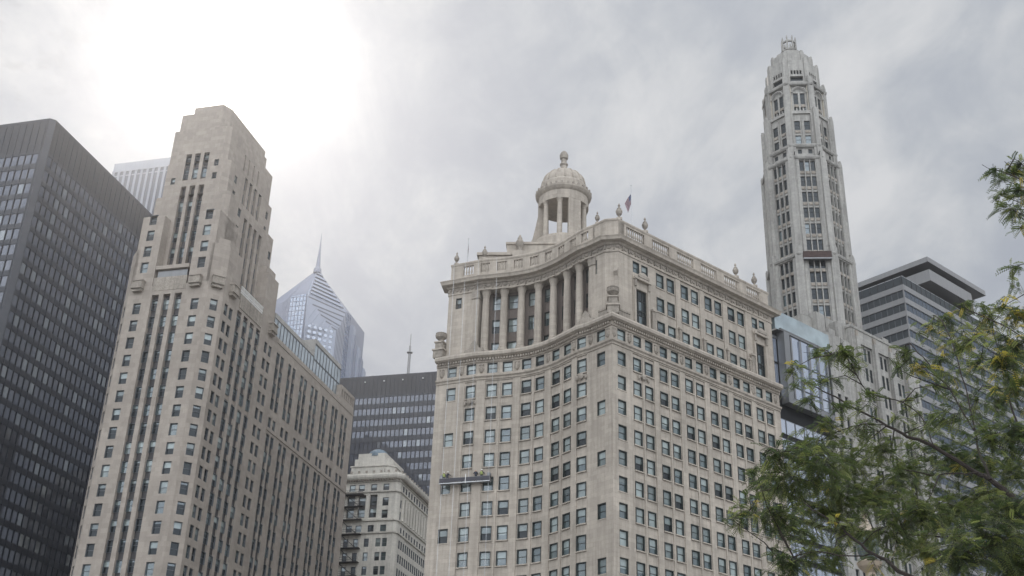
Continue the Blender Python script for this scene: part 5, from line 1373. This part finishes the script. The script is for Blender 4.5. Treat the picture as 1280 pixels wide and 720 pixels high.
def tree():
    rr = random.Random(11)
    root = thing('honey_locust_tree', 'feathery green honey locust tree reaching in from the right with yellowing sprays', 'tree', (7.6, 11.6, 0))
    tk = MB(); tk.tube([(7.6, 11.6, 0), (7.55, 11.6, .4), (7.5, 11.65, 2), (7.3, 11.8, 3.4), (7.2, 11.9, 3.9)], [.26, .2, .17, .15, .14], 'bark', 12)
    tk.build('trunk', root, smooth=True)
    limbs = []
    for k, (pts, r) in BR.items():
        pts = [Vector(p) for p in pts]
        base = {'A': (7.2, 11.9, 3.75), 'G': (7.3, 11.75, 3.6), 'E': (7.3, 11.8, 3.2), 'F': (7.25, 11.85, 3.5), 'J': (7.15, 11.9, 3.9), 'L': (6.62, 12.3, 5.6)}.get(k)
        if base: pts = [Vector(base)] + pts
        fine = []
        for i in range(len(pts) - 1):
            n = 4
            for q in range(n):
                p0 = pts[max(i - 1, 0)]; p1 = pts[i]; p2 = pts[i + 1]; p3 = pts[min(i + 2, len(pts) - 1)]; t_ = q / n
                fine.append(.5 * ((2 * p1) + (-p0 + p2) * t_ + (2 * p0 - 5 * p1 + 4 * p2 - p3) * t_ ** 2 + (-p0 + 3 * p1 - 3 * p2 + p3) * t_ ** 3))
        fine.append(pts[-1])
        fine = [p + Vector((rr.uniform(-1, 1), rr.uniform(-1, 1), rr.uniform(-1, 1))) * .012 for p in fine]
        limbs.append(fine); n = len(fine); R0 = r * .5
        if base: R0 = r * .62
        mb = MB(); mb.tube([tuple(p) for p in fine], [max(.007, R0 * (1 - .88 * (i / (n - 1)) ** .8)) for i in range(n)], 'bark', 7); mb.build('limb', root, smooth=True)
    allp = [p for l in limbs for p in l[4:]]
    blobs = [(Vector(b[:3]), b[3], b[4]) for b in BL]
    for k in range(120):   # the rest of the crown, outside the picture to the right and above
        a = rr.uniform(31.5, 75); D = rr.uniform(8, 17); z = rr.uniform(4.4, 10.5)
        x, y = D * math.sin(R(a)), D * math.cos(R(a))
        if (Vector((x - 8.2, y - 11.6))).length > 5: continue
        blobs.append((Vector((x, y, z)), rr.uniform(.25, .42), .8))
    tw = MB(); V, Fc, Mi = [], [], []
    def leaflet(c, d, nrm, L, w, m):
        s_ = d.cross(nrm).normalized() * w; k = len(V)
        V.extend((tuple(c), tuple(c + d * L * .45 + s_), tuple(c + d * L), tuple(c + d * L * .45 - s_))); Fc.append((k, k + 1, k + 2, k + 3)); Mi.append(m)
    def frond(p, d, L, m):
        side = d.cross(Vector((0, 0, 1)))
        side = side.normalized() if side.length > .1 else Vector((1, 0, 0))
        ax = Matrix.Rotation(rr.uniform(-1.2, 1.2), 3, d) @ side; nr = ax.cross(d).normalized(); n = rr.randint(8, 11); ll = rr.uniform(.022, .036)
        for i in range(n):
            t_ = (i + 1.2) / n; q = p + d * (L * t_) + Vector((0, 0, -.30 * L * t_ * t_))
            s_ = ll * (1.0 - .4 * abs(t_ - .45))
            for sg in (-1, 1):
                dd = (ax * sg * .92 + d * .38 + nr * rr.uniform(-.25, .25)).normalized()
                leaflet(q, dd, nr, s_, s_ * .23, m)
        k = len(V); e = p + d * L + Vector((0, 0, -.30 * L)); w = nr.cross(d) * .0018
        V.extend((tuple(p - w), tuple(p + w), tuple(e + w * .5), tuple(e - w * .5))); Fc.append((k, k + 1, k + 2, k + 3)); Mi.append(5)
    for c, r, dens in blobs:
        near = min(allp, key=lambda p: (p - c).length_squared)
        if (near - c).length < 1.1:
            mid = near.lerp(c, .55) + Vector((rr.uniform(-.1, .1), rr.uniform(-.1, .1), rr.uniform(-.02, .12)))
            tw.tube([tuple(near), tuple(mid), tuple(c)], [.009, .006, .003], 'bark', 5)
        yel = .012
        if abs(c.x / c.y - .43) < .06 and c.z / c.y > .56: yel = .14
        if c.z > 8.8 or (c.x / c.y > .455 and c.z / c.y < .80 and c.z / c.y > .70): yel = .12
        nb = max(5, int(24 * dens * (r / .2) ** 1.7)); mbase = rr.choice((0, 0, 1, 4, 2, 4)); nb = int(nb * (1.25 if dens >= 1 else .9))
        for b in range(nb):   # small twigs, each a spray of fronds
            o = Vector((rr.gauss(0, 1), rr.gauss(0, 1), rr.gauss(0, .8))); o = o * (r * .62)
            if o.length > r * 1.25: o = o.normalized() * r * 1.25
            tip = c + o; d = (o.normalized() * .8 + Vector((rr.uniform(-.5, .5), rr.uniform(-.5, .5), rr.uniform(-.25, .3)))).normalized()
            tl = rr.uniform(.10, .24); st = tip - d * tl
            tw.tube([tuple(st), tuple(st.lerp(tip, .5)), tuple(tip)], [.003, .0025, .0015], 'bark', 3)
            ym = rr.random() < yel
            for f_ in range(rr.randint(3, 5)):
                t_ = rr.random(); fd = (d * .55 + Vector((rr.uniform(-1, 1), rr.uniform(-1, 1), rr.uniform(-.7, .35)))).normalized()
                m = 3 if (ym and rr.random() < .75) else rr.choice((mbase, mbase, 0, 1, 2, 4))
                frond(st + d * tl * t_, fd, rr.uniform(.10, .17), m)
    tw.build('twig', root)
    me = bpy.data.meshes.new('foliage'); me.from_pydata(V, [], Fc)
    me.polygons.foreach_set('material_index', Mi)
    for n in ('leaf_a', 'leaf_b', 'leaf_c', 'leaf_y', 'leaf_d', 'bark'): me.materials.append(MATS[n])
    o = bpy.data.objects.new('foliage', me); COL.objects.link(o); o.parent = root; o.location = -root.location
    o['kind'] = 'stuff'
tree()

# ================================================================== air
def haze():
    mb = MB(); mb.box(-700, 500, -350, 900, -1, 352, 'HZ') if False else None
    me = bpy.data.meshes.new('haze'); x0, x1, y0, y1, z0, z1 = -6010, 6010, -6010, 6010, -1.0, 349.0
    v = [(x0, y0, z0), (x1, y0, z0), (x1, y1, z0), (x0, y1, z0), (x0, y0, z1), (x1, y0, z1), (x1, y1, z1), (x0, y1, z1)]
    me.from_pydata(v, [], [(3, 2, 1, 0), (4, 5, 6, 7), (0, 1, 5, 4), (1, 2, 6, 5), (2, 3, 7, 6), (3, 0, 4, 7)])
    m = bpy.data.materials.new('air'); m.use_nodes = True; N = m.node_tree.nodes; N.remove(N['Principled BSDF'])
    p = N.new('ShaderNodeVolumePrincipled'); p.inputs['Density'].default_value = HAZE; p.inputs['Anisotropy'].default_value = .84
    p.inputs['Color'].default_value = (.95, .965, 1.0, 1)
    m.node_tree.links.new(p.outputs[0], N['Material Output'].inputs['Volume']); me.materials.append(m)
    o = bpy.data.objects.new('haze', me); COL.objects.link(o); o['kind'] = 'stuff'
HAZE = 0.00030
haze()
